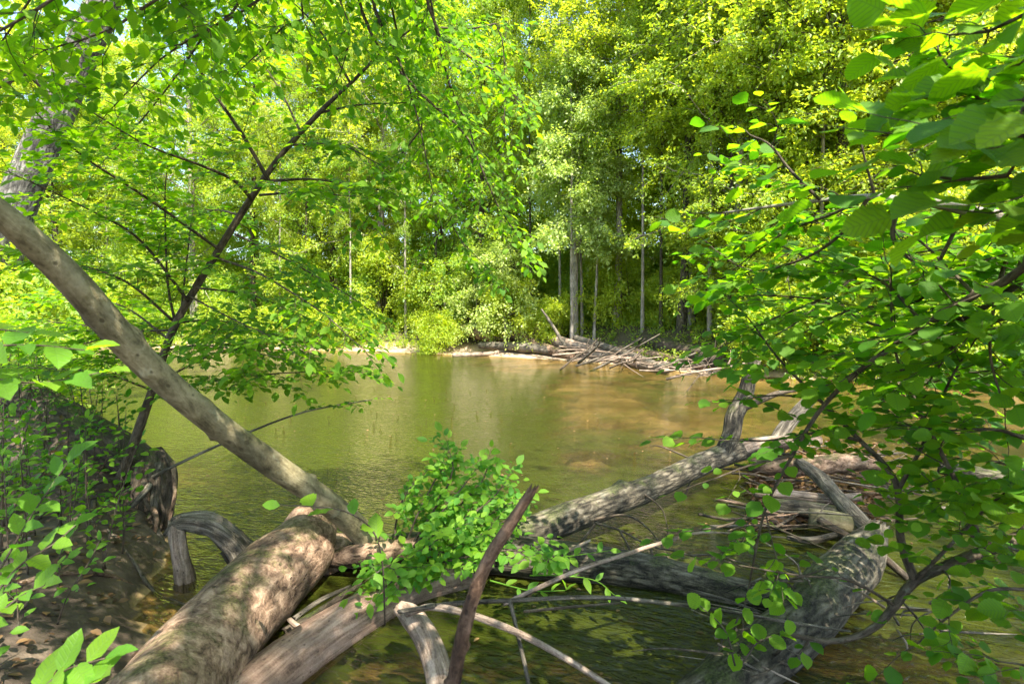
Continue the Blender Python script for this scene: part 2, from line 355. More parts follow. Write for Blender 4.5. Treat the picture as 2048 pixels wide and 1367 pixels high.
def warp(lo, hi, c, n, k):                          # grid lines, dense around c
    t = np.linspace(-1, 1, n); s = np.sinh(t * k) / math.sinh(k); return c + np.where(s < 0, s * (c - lo), s * (hi - c))
def grid(xs, ys):
    X, Y = np.meshgrid(xs, ys); nx, ny = len(xs), len(ys)
    i = np.arange(ny - 1)[:, None] * nx; j = np.arange(nx - 1)[None]
    return X.ravel(), Y.ravel(), np.stack([i + j, i + j + 1, i + nx + j + 1, i + nx + j], -1).reshape(-1, 4)
xs = warp(-380, 380, 0, 331, 5.6); ys = warp(-200, 420, 6, 341, 5.3)
gx, gy, gf = grid(xs, ys); gz = ground_h(gx, gy)
far_side = (gy > (y_far(gx) + y_near(gx)) / 2).astype(float)
ground_mb = MB().add(np.stack([gx, gy, gz], 1), None, gf, np.stack([gx, gy, gz], 1), far_side, np.stack([gz, (gy - y_far(gx))], 1))
m, nt, out = new_mat('ground'); L = nt.links
sx = nt.nodes.new('ShaderNodeSeparateXYZ'); L.new(attr(nt, 'lf').outputs['Vector'], sx.inputs[0])
bk = attr(nt, 'bk').outputs['Vector']; fs = attr(nt, 'tint').outputs['Fac']
n1 = noise_tex(nt, bk, 3.0, 7, 0.65); n2 = noise_tex(nt, bk, 22.0, 5, 0.7); n3 = noise_tex(nt, bk, 0.8, 3)
sand = ramp(nt, n2, [(0.3, (0.27, 0.185, 0.11)), (0.7, (0.44, 0.33, 0.23))])
mud = ramp(nt, n1, [(0.3, (0.028, 0.020, 0.014)), (0.5, (0.085, 0.062, 0.043)), (0.75, (0.22, 0.165, 0.115))])
litter = ramp(nt, n2, [(0.3, (0.025, 0.022, 0.010)), (0.55, (0.075, 0.060, 0.028)), (0.8, (0.14, 0.12, 0.05))])
h = math_(nt, 'ADD', sx.outputs['X'], math_(nt, 'MULTIPLY', math_(nt, 'SUBTRACT', n1, 0.5), 0.35))
fsand = ramp(nt, h, [(0.22, (0, 0, 0)), (0.42, (1, 1, 1))])
farc = mixc(nt, fsand, sand, litter)
bedc = ramp(nt, n3, [(0.38, (0.19, 0.125, 0.05)), (0.62, (0.40, 0.285, 0.14))])
nearc = mixc(nt, ramp(nt, h, [(0.0, (0, 0, 0)), (0.04, (1, 1, 1))]), bedc, mud)
under = ramp(nt, sx.outputs['X'], [(0.0, (1, 1, 1)), (0.02, (0, 0, 0))])
c = mixc(nt, fs, nearc, farc); c = mixc(nt, math_(nt, 'MULTIPLY', under, 0.999), c, bedc)
p = nt.nodes.new('ShaderNodeBsdfPrincipled'); p.inputs['Roughness'].default_value = 0.75; p.inputs['Specular IOR Level'].default_value = 0.3
bp = nt.nodes.new('ShaderNodeBump'); bp.inputs['Strength'].default_value = 0.7; bp.inputs['Distance'].default_value = 0.05
L.new(math_(nt, 'ADD', n1, math_(nt, 'MULTIPLY', n2, 0.4)), bp.inputs['Height']); L.new(bp.outputs[0], p.inputs['Normal'])
L.new(c, p.inputs['Base Color']); L.new(p.outputs[0], out.inputs[0]); MAT['ground'] = m
single('ground', ground_mb, m, (0, 0, 0), 'muddy near bank, sandy far shore and forest floor', None, kind='structure')

wx, wy, wf = grid(warp(-375, 375, 0, 221, 5.0), warp(-60, 80, 8, 221, 3.6))
depth = np.clip(-ground_h(wx, wy), 0, 2)
water_mb = MB().add(np.stack([wx, wy, np.zeros_like(wx)], 1), None, wf, np.stack([wx, wy, wx * 0], 1), depth)
m, nt, out = new_mat('river_water'); L = nt.links
bk = attr(nt, 'bk').outputs['Vector']; dp = attr(nt, 'tint').outputs['Fac']
rot = nt.nodes.new('ShaderNodeMapping'); rot.inputs['Rotation'].default_value = (0, 0, R(24)); L.new(bk, rot.inputs['Vector'])
w1 = noise_tex(nt, mapping(nt, rot.outputs[0], (1.7, 5.0, 1)), 1.0, 4, 0.6, 0.4); w2 = noise_tex(nt, mapping(nt, rot.outputs[0], (9, 22, 1)), 1.0, 3, 0.6, 0.6)
w3 = noise_tex(nt, mapping(nt, rot.outputs[0], (0.35, 0.8, 1)), 1.0, 3, 0.5)
hh = math_(nt, 'ADD', math_(nt, 'MULTIPLY', w1, 0.55), math_(nt, 'MULTIPLY', math_(nt, 'MULTIPLY', w2, w3), 1.3))
bp = nt.nodes.new('ShaderNodeBump'); bp.inputs['Strength'].default_value = 0.85; bp.inputs['Distance'].default_value = 0.065; L.new(hh, bp.inputs['Height'])
fr = nt.nodes.new('ShaderNodeFresnel'); fr.inputs['IOR'].default_value = 1.42; L.new(bp.outputs[0], fr.inputs['Normal'])
gl = nt.nodes.new('ShaderNodeBsdfGlossy'); gl.inputs['Roughness'].default_value = 0.03; L.new(bp.outputs[0], gl.inputs['Normal'])
tp = nt.nodes.new('ShaderNodeBsdfTransparent'); tp.inputs['Color'].default_value = (0.93, 0.86, 0.66, 1)
df = nt.nodes.new('ShaderNodeBsdfDiffuse'); df.inputs['Color'].default_value = (0.034, 0.042, 0.005, 1)
murk = math_(nt, 'SUBTRACT', 1.0, math_(nt, 'EXPONENT', math_(nt, 'MULTIPLY', dp, -3.8)), True)
mx = nt.nodes.new('ShaderNodeMixShader'); L.new(murk, mx.inputs[0]); L.new(tp.outputs[0], mx.inputs[1]); L.new(df.outputs[0], mx.inputs[2])
mx2 = nt.nodes.new('ShaderNodeMixShader'); L.new(math_(nt, 'MULTIPLY', fr.outputs[0], 1.0, True), mx2.inputs[0]); L.new(mx.outputs[0], mx2.inputs[1]); L.new(gl.outputs[0], mx2.inputs[2])
L.new(mx2.outputs[0], out.inputs[0]); MAT['water'] = m
single('water', water_mb, m, (0, 0, 0), 'slow brown river with green tree reflections', None, kind='structure')
def gh(x, y): return float(ground_h(np.array([x]), np.array([y]))[0])

# ------------------------------------------------------------------ forest trees: prototypes shared by the copies
def forest_tree(seed, H, cb, spread, nprim, nsec, ntw, nlf, leaf, r0, stems=1, mat='leaf_far', bark='bark_grey', lean=0.0, droop=0.25, shape=0.8):
    rg = np.random.RandomState(seed); tr = MB(); cr = MB()
    LP, LA, LN, LS = [], [], [], []
    for st in range(stems):
        az0 = rg.rand() * 6.28; ln = lean + (0.18 if stems > 1 else 0) * (0.6 + rg.rand())
        k = np.linspace(0, 1, 9); hgt = H * (1 if stems == 1 else 0.7 + 0.3 * rg.rand())
        wob = np.cumsum(rg.randn(9, 2) * 0.012 * hgt ** 0.5, 0); wob -= wob[0]
        tp_ = np.stack([wob[:, 0] + math.cos(az0) * ln * hgt * k ** 1.4, wob[:, 1] + math.sin(az0) * ln * hgt * k ** 1.4, k * hgt - 0.25 * (k == 0)], 1)
        if stems > 1: tp_[:, :2] += np.array([math.cos(az0), math.sin(az0)]) * 0.08
        rr = r0 * (1 - 0.93 * k) ** 0.85 * np.where(k < 0.05, 1.35, 1)
        tube(tr, tp_, rr, 9 if r0 > 0.08 else 6, n=18, bump=0.08, bfreq=3, seed=seed + st, cap=False)
        tpf = catmull(tp_, 60)
        npm = nprim // stems
        for i in range(npm):
            s = (i + rg.rand()) / npm; z = cb + (hgt * 0.99 - cb) * s
            b0 = np.array([np.interp(z, tpf[:, 2], tpf[:, 0]), np.interp(z, tpf[:, 2], tpf[:, 1]), z])
            az = i * 2.4 + rg.randn() * 0.5; Lb = spread * (0.35 + 0.65 * math.sin(math.pi * min(1, 0.12 + s * 0.85) ** shape)) * (0.65 + 0.6 * rg.rand()) * (1 - 0.55 * max(0, s - 0.8) / 0.2)
            el = 0.3 + 0.75 * s + rg.randn() * 0.35
            hd = np.array([math.cos(az), math.sin(az), 0]); u = np.linspace(0, 1, 7)
            pts = b0 + hd * (u * Lb)[:, None] * math.cos(el * 0.6) + np.array([0, 0, 1]) * (Lb * (math.sin(el) * u - droop * u ** 2))[:, None] + np.cumsum(rg.randn(7, 3) * 0.03 * Lb, 0) * (u > 0)[:, None]
            rb = max(0.25 * r0 * (1 - 0.6 * s), 0.008); tube(tr, pts, rb * (1 - 0.85 * u), 5, n=8, seed=seed + i, cap=False)
            pf = catmull(pts, 24); tt = norm(np.gradient(pf, axis=0))
            for j in range(nsec):
                q = 0.18 + 0.80 * (j + rg.rand()) / nsec; c0 = pf[int(q * 23)]; td = tt[int(q * 23)]
                side = norm(np.cross(td, [0, 0, 1.0])) * (1 if j % 2 else -1)
                Ls = Lb * (0.45 - 0.22 * q) * (0.6 + 0.8 * rg.rand()); d2 = norm(td * 0.75 + side * (0.5 + 0.5 * rg.rand()) + np.array([0, 0, 0.1 + 0.45 * rg.randn()]))
                u2 = np.linspace(0, 1, 4); sp = c0 + d2 * (u2 * Ls)[:, None] - np.array([0, 0, 1]) * (droop * 0.8 * Ls * u2 ** 2)[:, None]
                if Ls > 0.5: tube(tr, sp, rb * 0.4 * (1 - 0.8 * u2), 3, n=4, cap=False)
                sp = catmull(sp, 12)
                for l in range(ntw):
                    e0 = sp[min(11, int((0.1 + 0.9 * (l + rg.rand()) / ntw) * 12))]
                    tw = norm(d2 * 0.6 + side * rg.randn() * 0.8 + np.cross(d2, side) * rg.randn() * 0.7 - np.array([0, 0, 0.25])); Lt = (0.25 + 0.35 * rg.rand()) * (leaf / 0.1) ** 0.5
                    nn = max(2, int(nlf * (0.6 + 0.8 * rg.rand()))); o = (np.arange(nn) + rg.rand(nn)) / nn
                    LP.append(e0 + tw * (o * Lt)[:, None] + rg.randn(nn, 3) * 0.07)
                    LA.append(norm(tw + rg.randn(nn, 3) * 0.65 - np.array([0, 0, 0.35])))
                    LN.append(norm(np.array([0, 0, 1.0]) + rg.randn(nn, 3) * 0.45)); LS.append(leaf * (0.45 + 0.95 * rg.rand(nn)))
    p = np.vstack(LP); a = np.vstack(LA); nn = np.vstack(LN); s = np.concatenate(LS)
    clump = fbm(p * 0.5, seed, 2) * 0.5 + 0.5
    ti = np.clip(0.40 + 0.42 * clump + 0.22 * rg.randn(len(p)), 0, 1)
    add_leaves(cr, TEMPL['far'], p, a, nn, s, ti)
    mt, mc = tr.mesh('trunk'), cr.mesh('crown', smooth=False); mt.materials.append(MAT[bark]); mc.materials.append(MAT[mat])
    return mt, mc
PROTO = {
 'tall_a': forest_tree(11, 19, 2.6, 3.9, 54, 9, 8, 12, 0.118, 0.19),
 'tall_b': forest_tree(12, 21, 4.0, 3.6, 54, 9, 8, 12, 0.118, 0.17),
 'tall_c': forest_tree(13, 18, 1.8, 3.5, 54, 9, 8, 12, 0.114, 0.15),
 'slim_a': forest_tree(14, 15, 1.4, 2.7, 48, 8, 8, 11, 0.108, 0.09, bark='bark_twig'),
 'mast_a': forest_tree(21, 20, 6.8, 3.3, 48, 9, 8, 12, 0.112, 0.16),
 'mast_b': forest_tree(22, 21, 7.4, 3.0, 46, 9, 8, 12, 0.112, 0.145),
 'maple_a': forest_tree(15, 12, 4.3, 1.8, 40, 8, 7, 9, 0.125, 0.075, mat='leaf_pale', bark='bark_pale', droop=0.5),
 'maple_b': forest_tree(16, 4.4, 0.5, 1.5, 28, 7, 6, 8, 0.110, 0.04, mat='leaf_pale', bark='bark_pale', droop=0.5),
 'bush_a': forest_tree(17, 3.0, 0.15, 1.4, 36, 7, 6, 8, 0.11, 0.025, stems=5, bark='bark_twig'),
 'bush_b': forest_tree(18, 2.0, 0.08, 1.2, 32, 6, 6, 8, 0.10, 0.018, stems=6, bark='bark_twig'),
 'bush_c': forest_tree(19, 4.8, 0.3, 1.8, 42, 7, 7, 8, 0.12, 0.035, stems=4, bark='bark_twig'),
}
def plant(proto, name, x, y, label, cat, group=None, rz=0, s=1.0, sz=None, z=None, tilt=(0, 0), bark=None):
    t = thing(name, (x, y, gh(x, y) if z is None else z), label, cat, group)
    t.rotation_euler = (tilt[0], tilt[1], rz); t.scale = (s, s, sz or s)
    for nm, me in zip(('trunk' if 'bush' not in proto else 'stem_cluster', 'crown' if 'bush' not in proto else 'foliage'), PROTO[proto]):
        o = bpy.data.objects.new(nm, me); COL.objects.link(o); o.parent = t
        if bark and nm == 'trunk':
            o.material_slots[0].link = 'OBJECT'; o.material_slots[0].material = MAT[bark]
    return t
def base_x(px, y): return (px - 1024) / F_PX * y

# ------------------------------------------------------------------ near plants: sprays of leaves on pixel-traced branches
class Plant:
    def __init__(s, seed): s.rg = np.random.RandomState(seed); s.tw = MB(); s.P = []; s.A = []; s.N = []; s.S = []
    def leaf(s, p, a, size, bias=(0, -0.2, 1.0), jit=0.35):
        s.P.append(p); s.A.append(norm(a)); s.N.append(norm(np.array(bias) + s.rg.randn(3) * jit)); s.S.append(size)
    def twig(s, p0, d, Lt, r, leaf, gap, bias, jit, droop, sub=0, start=0.12):
        rg = s.rg; u = np.linspace(0, 1, 5); wob = np.cumsum(rg.randn(5, 3) * 0.035 * Lt, 0); wob[0] = 0
        pts = p0 + d * (u * Lt)[:, None] - np.array([0, 0, 1]) * (droop * Lt * u ** 2)[:, None] + wob
        tube(s.tw, pts, r * (1 - 0.75 * u), 4, n=7, cap=False)
        pf = catmull(pts, 30); tt = norm(np.gradient(pf, axis=0)); nl = max(2, int(Lt / gap))
        for i in range(nl + 1):
            q = start + (1 - start) * i / nl; k = min(29, int(q * 29)); td = tt[k]
            sd = np.cross(td, np.array(bias) + 0.001); sd = norm(sd) * (1 if i % 2 else -1)
            ax = td * (0.55 if i < nl else 1.5) + sd * (0.85 if i < nl else 0.1) + np.array([0, 0, -0.12]) + rg.randn(3) * 0.12
            if rg.rand() < 0.93: s.leaf(pf[k] + norm(ax) * 0.10 * leaf, ax, leaf * (0.45 + 0.75 * rg.rand()) * (0.75 + 0.5 * q if q < .5 else 1), bias, jit)
            if sub and i % 2 == 1 and 0.15 < q < 0.85 and rg.rand() < 0.8:
                s.twig(pf[k], norm(td * 0.7 + sd * 0.8 + rg.randn(3) * 0.12), Lt * (0.5 - 0.25 * q) * (0.7 + 0.6 * rg.rand()), r * 0.55, leaf * 0.92, gap, bias, jit, droop, sub - 1)
    def spray(s, pts, r0, r1, every, tl, leaf, gap, bias=(0, -0.2, 1.0), jit=0.35, droop=0.12, sub=0, start=0.1, up=0.05, mb=None, fan=0.8):
        rg = s.rg; k = len(pts); c, t = tube(mb if mb is not None else s.tw, pts, np.linspace(r0, r1, k), 6, n=max(8, k * 5), bump=0.06, bfreq=12, seed=rg.randint(99))
        Ls = np.concatenate([[0], np.cumsum(np.linalg.norm(np.diff(c, axis=0), axis=1))]); tot = Ls[-1]
        d = tot * start; i = rg.randint(2)
        while d < tot:
            q = min(len(c) - 1, int(np.searchsorted(Ls, d))); td = t[q]
            sd = np.cross(td, [0, 0, 1.0])
            if np.linalg.norm(sd) < 0.45: a = rg.rand() * 6.28; sd = np.array([math.cos(a), math.sin(a), 0.0])
            sd = norm(sd) * (1 if i % 2 else -1)
            dd = norm(td * (1.1 - fan * 0.5) + sd * fan + np.array([0, 0, up]) + rg.randn(3) * 0.15)
            s.twig(c[q], dd, tl * (0.55 + 0.7 * rg.rand()) * (1 - 0.35 * d / tot), max(r1 * 0.8, 0.0016), leaf, gap, bias, jit, droop, sub)
            d += every * (0.6 + 0.8 * rg.rand()); i += 1
        s.twig(c[-1], norm(t[-1]), tl * 0.6, max(r1 * 0.8, 0.0016), leaf, gap, bias, jit, droop, 0)
    def finish(s, root, tmpl, mat, twigmat, nmax=300, tint=None):
        p = np.array(s.P); a = np.array(s.A); n = np.array(s.N); sz = np.array(s.S); rg = s.rg
        c, sn = math.cos(PITCH), math.sin(PITCH); d = p - np.array([0, 0, CAM_H])
        yy = d[:, 1] * c - d[:, 2] * sn; zz = d[:, 1] * sn + d[:, 2] * c
        ok = (yy > 0.35) & (np.abs(d[:, 0] / np.maximum(yy, 0.1)) < 0.93) & (np.abs(zz / np.maximum(yy, 0.1)) < 0.63)
        show = np.where(ok, sz / np.maximum(yy, 0.3), 0) * (np.abs(np.einsum('ij,ij->i', n, norm(d))) + 0.15)
        order = np.argsort(-show); pick = [i for i in order[:nmax] if show[i] > 0]; rest = np.setdiff1d(np.arange(len(p)), pick)
        ti = np.clip(0.5 + 0.32 * rg.randn(len(p)), 0, 1) if tint is None else tint
        mes = []
        for q, (v, f, lf) in enumerate(TEMPL[tmpl]):
            me = MB().add(v, f, None, None, None, lf).mesh('leaf'); me.materials.append(mat); mes.append(me)
        fr = frames(a, n); org = np.array(root.location)
        for i in pick:
            o = bpy.data.objects.new('leaf', mes[i % len(mes)]); COL.objects.link(o); o.parent = root
            mt = Matrix(fr[i].tolist()).to_4x4() @ Matrix.Diagonal((sz[i], sz[i], sz[i], 1)); mt.translation = Vector((p[i] - org).tolist())
            o.matrix_local = mt
        if len(rest):
            mb = MB(); add_leaves(mb, TEMPL[tmpl + '_lo'], p[rest], a[rest], n[rest], sz[rest], ti[rest]); part('foliage', mb, mat, root, kind='stuff')
        if s.tw.n: part('twig_tangle', s.tw, twigmat, root, kind='stuff')
        print('plant', root.name, len(p), 'leaves,', len(pick), 'single')

def PX(*pts): return np.array([P(*q) for q in pts])
def log(name, label, cat, pts, rpx, mat, bump=0.08, sides=16, bfreq=8, seed=1, group=None, jag=0.02, flute=0, knots=(), n=None):
    w = PX(*pts); rad = [M(r, q[2] * 1.08) for r, q in zip(rpx, pts)] if not np.isscalar(rpx) else [rpx] * len(pts)
    mb = MB(); tube(mb, w, rad, sides, n=n, bump=bump, bfreq=bfreq, seed=seed, jag=jag, flute=flute, knots=knots)
    b = w[np.argmin(w[:, 2])]
    return single(name, mb, MAT[mat], b, label, cat, group)

# ================================================================== FAR BANK
def far_tree(proto, px, back, label, sc=1.0, rz=0.0, cat='tree', group=None, name='forest_tree', bark=None, tilt=(0, 0), sz=None):
    # stands 'back' metres behind the far waterline in the direction of photo column px
    y = 20.0
    for _ in range(30): y = 0.5 * y + 0.5 * (float(y_far(np.array([base_x(px, y)]))[0]) + back)
    return plant(proto, name, base_x(px, y), y, label, cat, group, rz, sc, sz, bark=bark, tilt=tilt)
far_tree('mast_b', 1148, 2.6, 'straight grey trunk behind the driftwood pile with a thin stem at its foot', 1.0, 0.4, tilt=(0, 0.01), bark='bark_pale')
far_tree('mast_b', 1164, 2.9, 'thin curving stem leaning against the straight grey trunk behind the driftwood', .42, sz=.8, rz=2.1, tilt=(0, 0.05), bark='bark_pale')
far_tree('mast_b', 1119, 3.4, 'slender bare-stemmed young tree just beside the straight grey trunk', .42, sz=.8, rz=3.3, bark='bark_pale')
far_tree('mast_a', 1233, 4.4, 'tall ridged trunk standing alone between the two pairs of trunks', 1.0, 1.7, tilt=(0, 0.02), bark='bark_pale')
far_tree('mast_a', 1362, 3.6, 'darker trunk of the twin pair above the big dark log', .95, 0.9)
far_tree('mast_b', 1382, 4.4, 'sunlit whitish trunk of the twin pair above the big dark log', 0.92, 5.1, bark='bark_pale')
far_tree('mast_b', 1322, 4.0, 'thin crooked stem between the lone ridged trunk and the twin pair', .42, sz=.8, rz=4.4)
far_tree('slim_a', 1545, 3.5, 'dark slender tree rising through bright yellow leaves behind the hazel shrub', 1.2, 1.2, bark='bark_dark', tilt=(0, -0.03))
far_tree('tall_a', 726, 6.0, 'pale straight trunk glimpsed through the leaves of the leaning sapling', 0.9, 2.9, bark='bark_pale')
far_tree('tall_c', 662, 4.0, 'dark brown trunk beside the pale trunk behind the leaning sapling', 0.95, 5.9, bark='bark_dark')
far_tree('maple_a', 1142, 1.6, 'tall young maple with pale hanging leaves before the straight grey trunk', 1.0, 0.2, name='young_maple')
far_tree('maple_a', 1188, 2.6, 'second pale young maple partly hidden behind its taller neighbour', 0.85, 2.2, name='young_maple')
far_tree('maple_b', 1010, 1.5, 'small pale-leaved maple arching over the driftwood on the shore', 1.0, 1.1, name='young_maple')
far_tree('maple_b', 950, 2.2, 'low pale maple bush set behind the sandy shore', 0.9, 3.0, name='young_maple')
far_tree('slim_a', 1460, 2.4, 'leafy young tree beside the sunlit twin trunks', 0.8, 5.0)
for px, back, sx_, sz_, bkn, lab in ((560, 2.0, .4, .8, 'bark_pale', 'thin pale stem rising from the shrubs beyond the leaning sapling'), (612, 2.6, .45, .9, 'bark_grey', 'thin grey stem next to the dark brown trunk'), (700, 2.2, .35, .75, 'bark_pale', 'slender pale stem just before the pale straight trunk'),
        (812, 2.6, .4, .8, 'bark_pale', 'thin straight stem above the sandy shore'), (868, 3.4, .5, .95, 'bark_grey', 'thin stem behind the bare bent sapling'), (1000, 3.2, .5, .9, 'bark_pale', 'pale stem rising behind the small arching maple'), (1062, 2.8, .42, .85, 'bark_grey', 'thin grey stem at the upper end of the pale sloping trunk'),
        (1285, 3.6, .4, .9, 'bark_pale', 'thin pale stem in the dark gap beside the lone ridged trunk'), (1420, 3.0, .45, .9, 'bark_pale', 'pale stem on the hazel side of the twin trunks'), (1482, 2.6, .4, .85, 'bark_grey', 'thin grey stem seen over the debris jam'), (1640, 2.8, .45, .9, 'bark_pale', 'pale stem behind the hazel shrub leaves')):
    far_tree('mast_b' if px % 4 else 'mast_a', px, back, lab, sx_, px * .37, sz=sz_, bark=bkn, name='young_tree', tilt=(0, .03 * math.sin(px)))
rg = np.random.RandomState(5); prs = ['tall_a', 'tall_b', 'tall_c', 'slim_a']
row_lab = {1: ' trunk in the first row behind the far shrubs', 2: ' trunk shaded deeper in the wood', 3: ' trunk at the very back of the wood'}
tree_look = {'tall_a': 'broad-crowned tree with', 'tall_b': 'tall high-crowned tree with', 'tall_c': 'tree leafy to the ground with', 'slim_a': 'slim young tree with thin'}
def in_gap(px): return any(abs(px - q) < 28 for q in (1148, 1233, 1370))
for row, (b0, b1, step) in {1: (2.5, 6.0, 105), 2: (7, 15, 80), 3: (17, 40, 62)}.items():
    px = -420
    while px < 2550:
        q = px + rg.uniform(-30, 30)
        if not (row == 1 and 1030 < q < 1450):
            pr = prs[rg.randint(4)] if row > 1 else prs[[0, 2, 3, 3, 1][rg.randint(5)]]; bkn = ('bark_pale', 'bark_grey', 'bark_grey', 'bark_dark')[rg.randint(4)]
            far_tree(pr, q, rg.uniform(b0 + (3 if row == 2 and 1030 < q < 1450 else 0), b1 + (3 if row == 2 and 1030 < q < 1450 else 0)), tree_look[pr] + {'bark_pale': ' pale', 'bark_grey': ' grey', 'bark_dark': ' dark'}[bkn] + row_lab[row], rg.uniform(0.8, 1.2), rg.uniform(0, 6.28), group='trees of the wood, row %d' % row, tilt=(rg.randn() * .02, rg.randn() * .03), bark=bkn)
        px += step
bl = {'bush_a': 'rounded green bush growing along the top of the far bank', 'bush_b': 'low green bush at the edge of the far shore', 'bush_c': 'tall many-stemmed bush under the trees of the far bank'}
for k, px in enumerate(range(1060, 1450, 34)):
    far_tree(('bush_a', 'bush_b', 'bush_a')[k % 3], px, 4.6 + 2.2 * ((k * 7) % 5) / 5, 'leafy undergrowth bush filling the gap behind the driftwood trunks', .75 + .3 * ((k * 3) % 4) / 4, k * 1.1, 'bush', 'undergrowth behind the driftwood trunks', name='bush')
px = -300
while px < 2400:
    for kind, b0, b1 in (('bush_b', 0.5, 1.6), ('bush_a', 2.0, 3.6), ('bush_c', 3.5, 8.0), ('bush_c', 8.0, 16.0)):
        q = px + rg.uniform(-35, 35)
        if kind == 'bush_b' and (900 < q < 1430 or 790 < q < 850): continue
        if kind == 'bush_a' and 1120 < q < 1400: continue
        if kind == 'bush_c' and b0 < 5 and (1060 < q < 1420): b0, b1 = 5.5, 9.0
        sb = rg.uniform(0.7, 1.15)
        far_tree(kind, q, rg.uniform(b0, b1), ('smaller ' if sb < .85 else 'mid-sized ' if sb < 1.0 else 'larger ') + (bl[kind] if b0 < 7.9 else 'bush in the shade deep inside the wood'), sb, rg.uniform(0, 6.28), 'bush', 'bushes of the far bank ' + kind + (' deep' if b0 >= 8 else ''), name='bush')
    px += 78

def ground_plants(n, fn, leaf, hgt, seed, name, label, mat, cat):
    rg = np.random.RandomState(seed); x, y = fn(rg, n); z = ground_h(x, y); ok = z > 0.06; x, y, z = x[ok], y[ok], z[ok]; k = len(x)
    per = 7; az = rg.rand(k, per) * 6.28; hh = hgt * (0.3 + 0.9 * rg.rand(k, 1)) * (0.25 + 0.75 * rg.rand(k, per))
    p = np.stack([x[:, None] + rg.randn(k, per) * 0.06, y[:, None] + rg.randn(k, per) * 0.06, z[:, None] + hh], -1).reshape(-1, 3)
    a = np.stack([np.cos(az), np.sin(az), 0.25 + 0.5 * rg.randn(k, per)], -1).reshape(-1, 3)
    nn = np.array([0, 0, 1.0]) + rg.randn(len(p), 3) * 0.4
    mb = MB(); add_leaves(mb, TEMPL['far'], p, a, nn, leaf * (0.5 + 0.8 * rg.rand(len(p))), np.clip(0.5 + 0.25 * rg.randn(len(p)), 0, 1))
    # stems
    e = np.stack([x, y, z], -1); top = e + np.stack([rg.randn(k) * 0.04, rg.randn(k) * 0.04, np.full(k, hgt * 0.9)], -1); w = np.array([0.004, 0, 0])
    v = np.stack([e - w, e + w, top], 1).reshape(-1, 3); mb.add(v, np.arange(len(v)).reshape(-1, 3), None, None, np.full(len(v), 0.2))
    return single(name, mb, MAT[mat], (0, 0, 0), label, cat, kind='stuff', smooth=False)
def fn_far(rg, n):
    x = rg.uniform(-30, 24, n); y = y_far(x) + np.where((x < -5.5) | (x > 6), 0.12, np.where((x > -3) & (x < 2), 2.6, 1.1)) + rg.rand(n) ** 1.8 * 14; return x, y
ground_plants(15000, fn_far, 0.10, 0.42, 3, 'ground_cover', 'low green herbs covering the floor of the far bank', 'leaf_far', 'ground cover')

# far driftwood pile: every log and stick on its own
def yw(px, py, z): return G(px, py, z)[1]
def flog(name, label, cat, pts, dpx, mat, seed, group=None, sides=10, bump=0.1):
    # pts: (px, py, height above water) -> the distance comes from the height
    w = [G(a, b, c) for a, b, c in pts]; q = [(a, b, float(k[1])) for (a, b, c), k in zip(pts, w)]
    return log(name, label, cat, q, [d / 2 for d in dpx], mat, bump, sides, 5, seed, group)
log('fallen_log', 'long pale trunk sloping down through the driftwood pile on the far shore', 'log', [(1045, 656, 25.2), (1090, 674, 23.6), (1140, 690, 22.2), (1225, 708, 20.8)], (10, 11, 11, 8), 'driftwood', .12, 12, 5, 3)
log('fallen_log', 'brown bent trunk at the upstream end of the far driftwood pile', 'log', [(922, 655, 26.4), (960, 668, 25.6), (1000, 672, 25.0), (1040, 667, 24.5), (1075, 690, 23.3), (1145, 713, 21.5)], (9, 11, 11, 11, 10, 7), 'bark_rotten', .12, 12, 5, 4)
log('fallen_log', 'weathered grey log lying beside the brown bent trunk on the far shore', 'log', [(960, 690, 24.6), (1040, 694, 23.4), (1120, 702, 22.3)], (7, 9, 7), 'wood_grey', .15, 12, 5, 5)
log('fallen_log', 'grey log propped over the middle of the far driftwood pile', 'log', [(1150, 676, 22.2), (1230, 700, 20.6), (1310, 730, 18.8)], (6, 8, 8), 'wood_grey', .15, 12, 5, 6)
flog('fallen_branch', 'thin pale branch lying on sand at the edge of the far pile', 'branch', [(905, 711, .03), (1000, 705, .12), (1092, 688, .42)], (8, 9, 6), 'driftwood', 5)
flog('fallen_log', 'pale half-buried trunk along the water below the far pile', 'log', [(1085, 696, .3), (1220, 717, .15), (1335, 742, .06)], (16, 18, 12), 'driftwood', 6)
log('dead_snag', 'short pale broken snag sticking up out of the driftwood pile', 'snag', [(1130, 692, 21.2), (1106, 652, 21.6), (1083, 618, 22)], (3.5, 3, 1.5), 'wood_grey', .15, 8, 5, 7)
flog('fallen_log', 'big dark trunk lying on the bank under the twin trunks', 'log', [(1290, 682, .75), (1360, 700, .55), (1440, 724, .35)], (30, 32, 28), 'bark_dark', 8, bump=.15)
flog('fallen_log', 'second dark trunk half hidden below the big dark log', 'log', [(1240, 700, .45), (1330, 715, .3), (1420, 735, .15)], (18, 18, 14), 'bark_rotten', 9)
rg = np.random.RandomState(21)
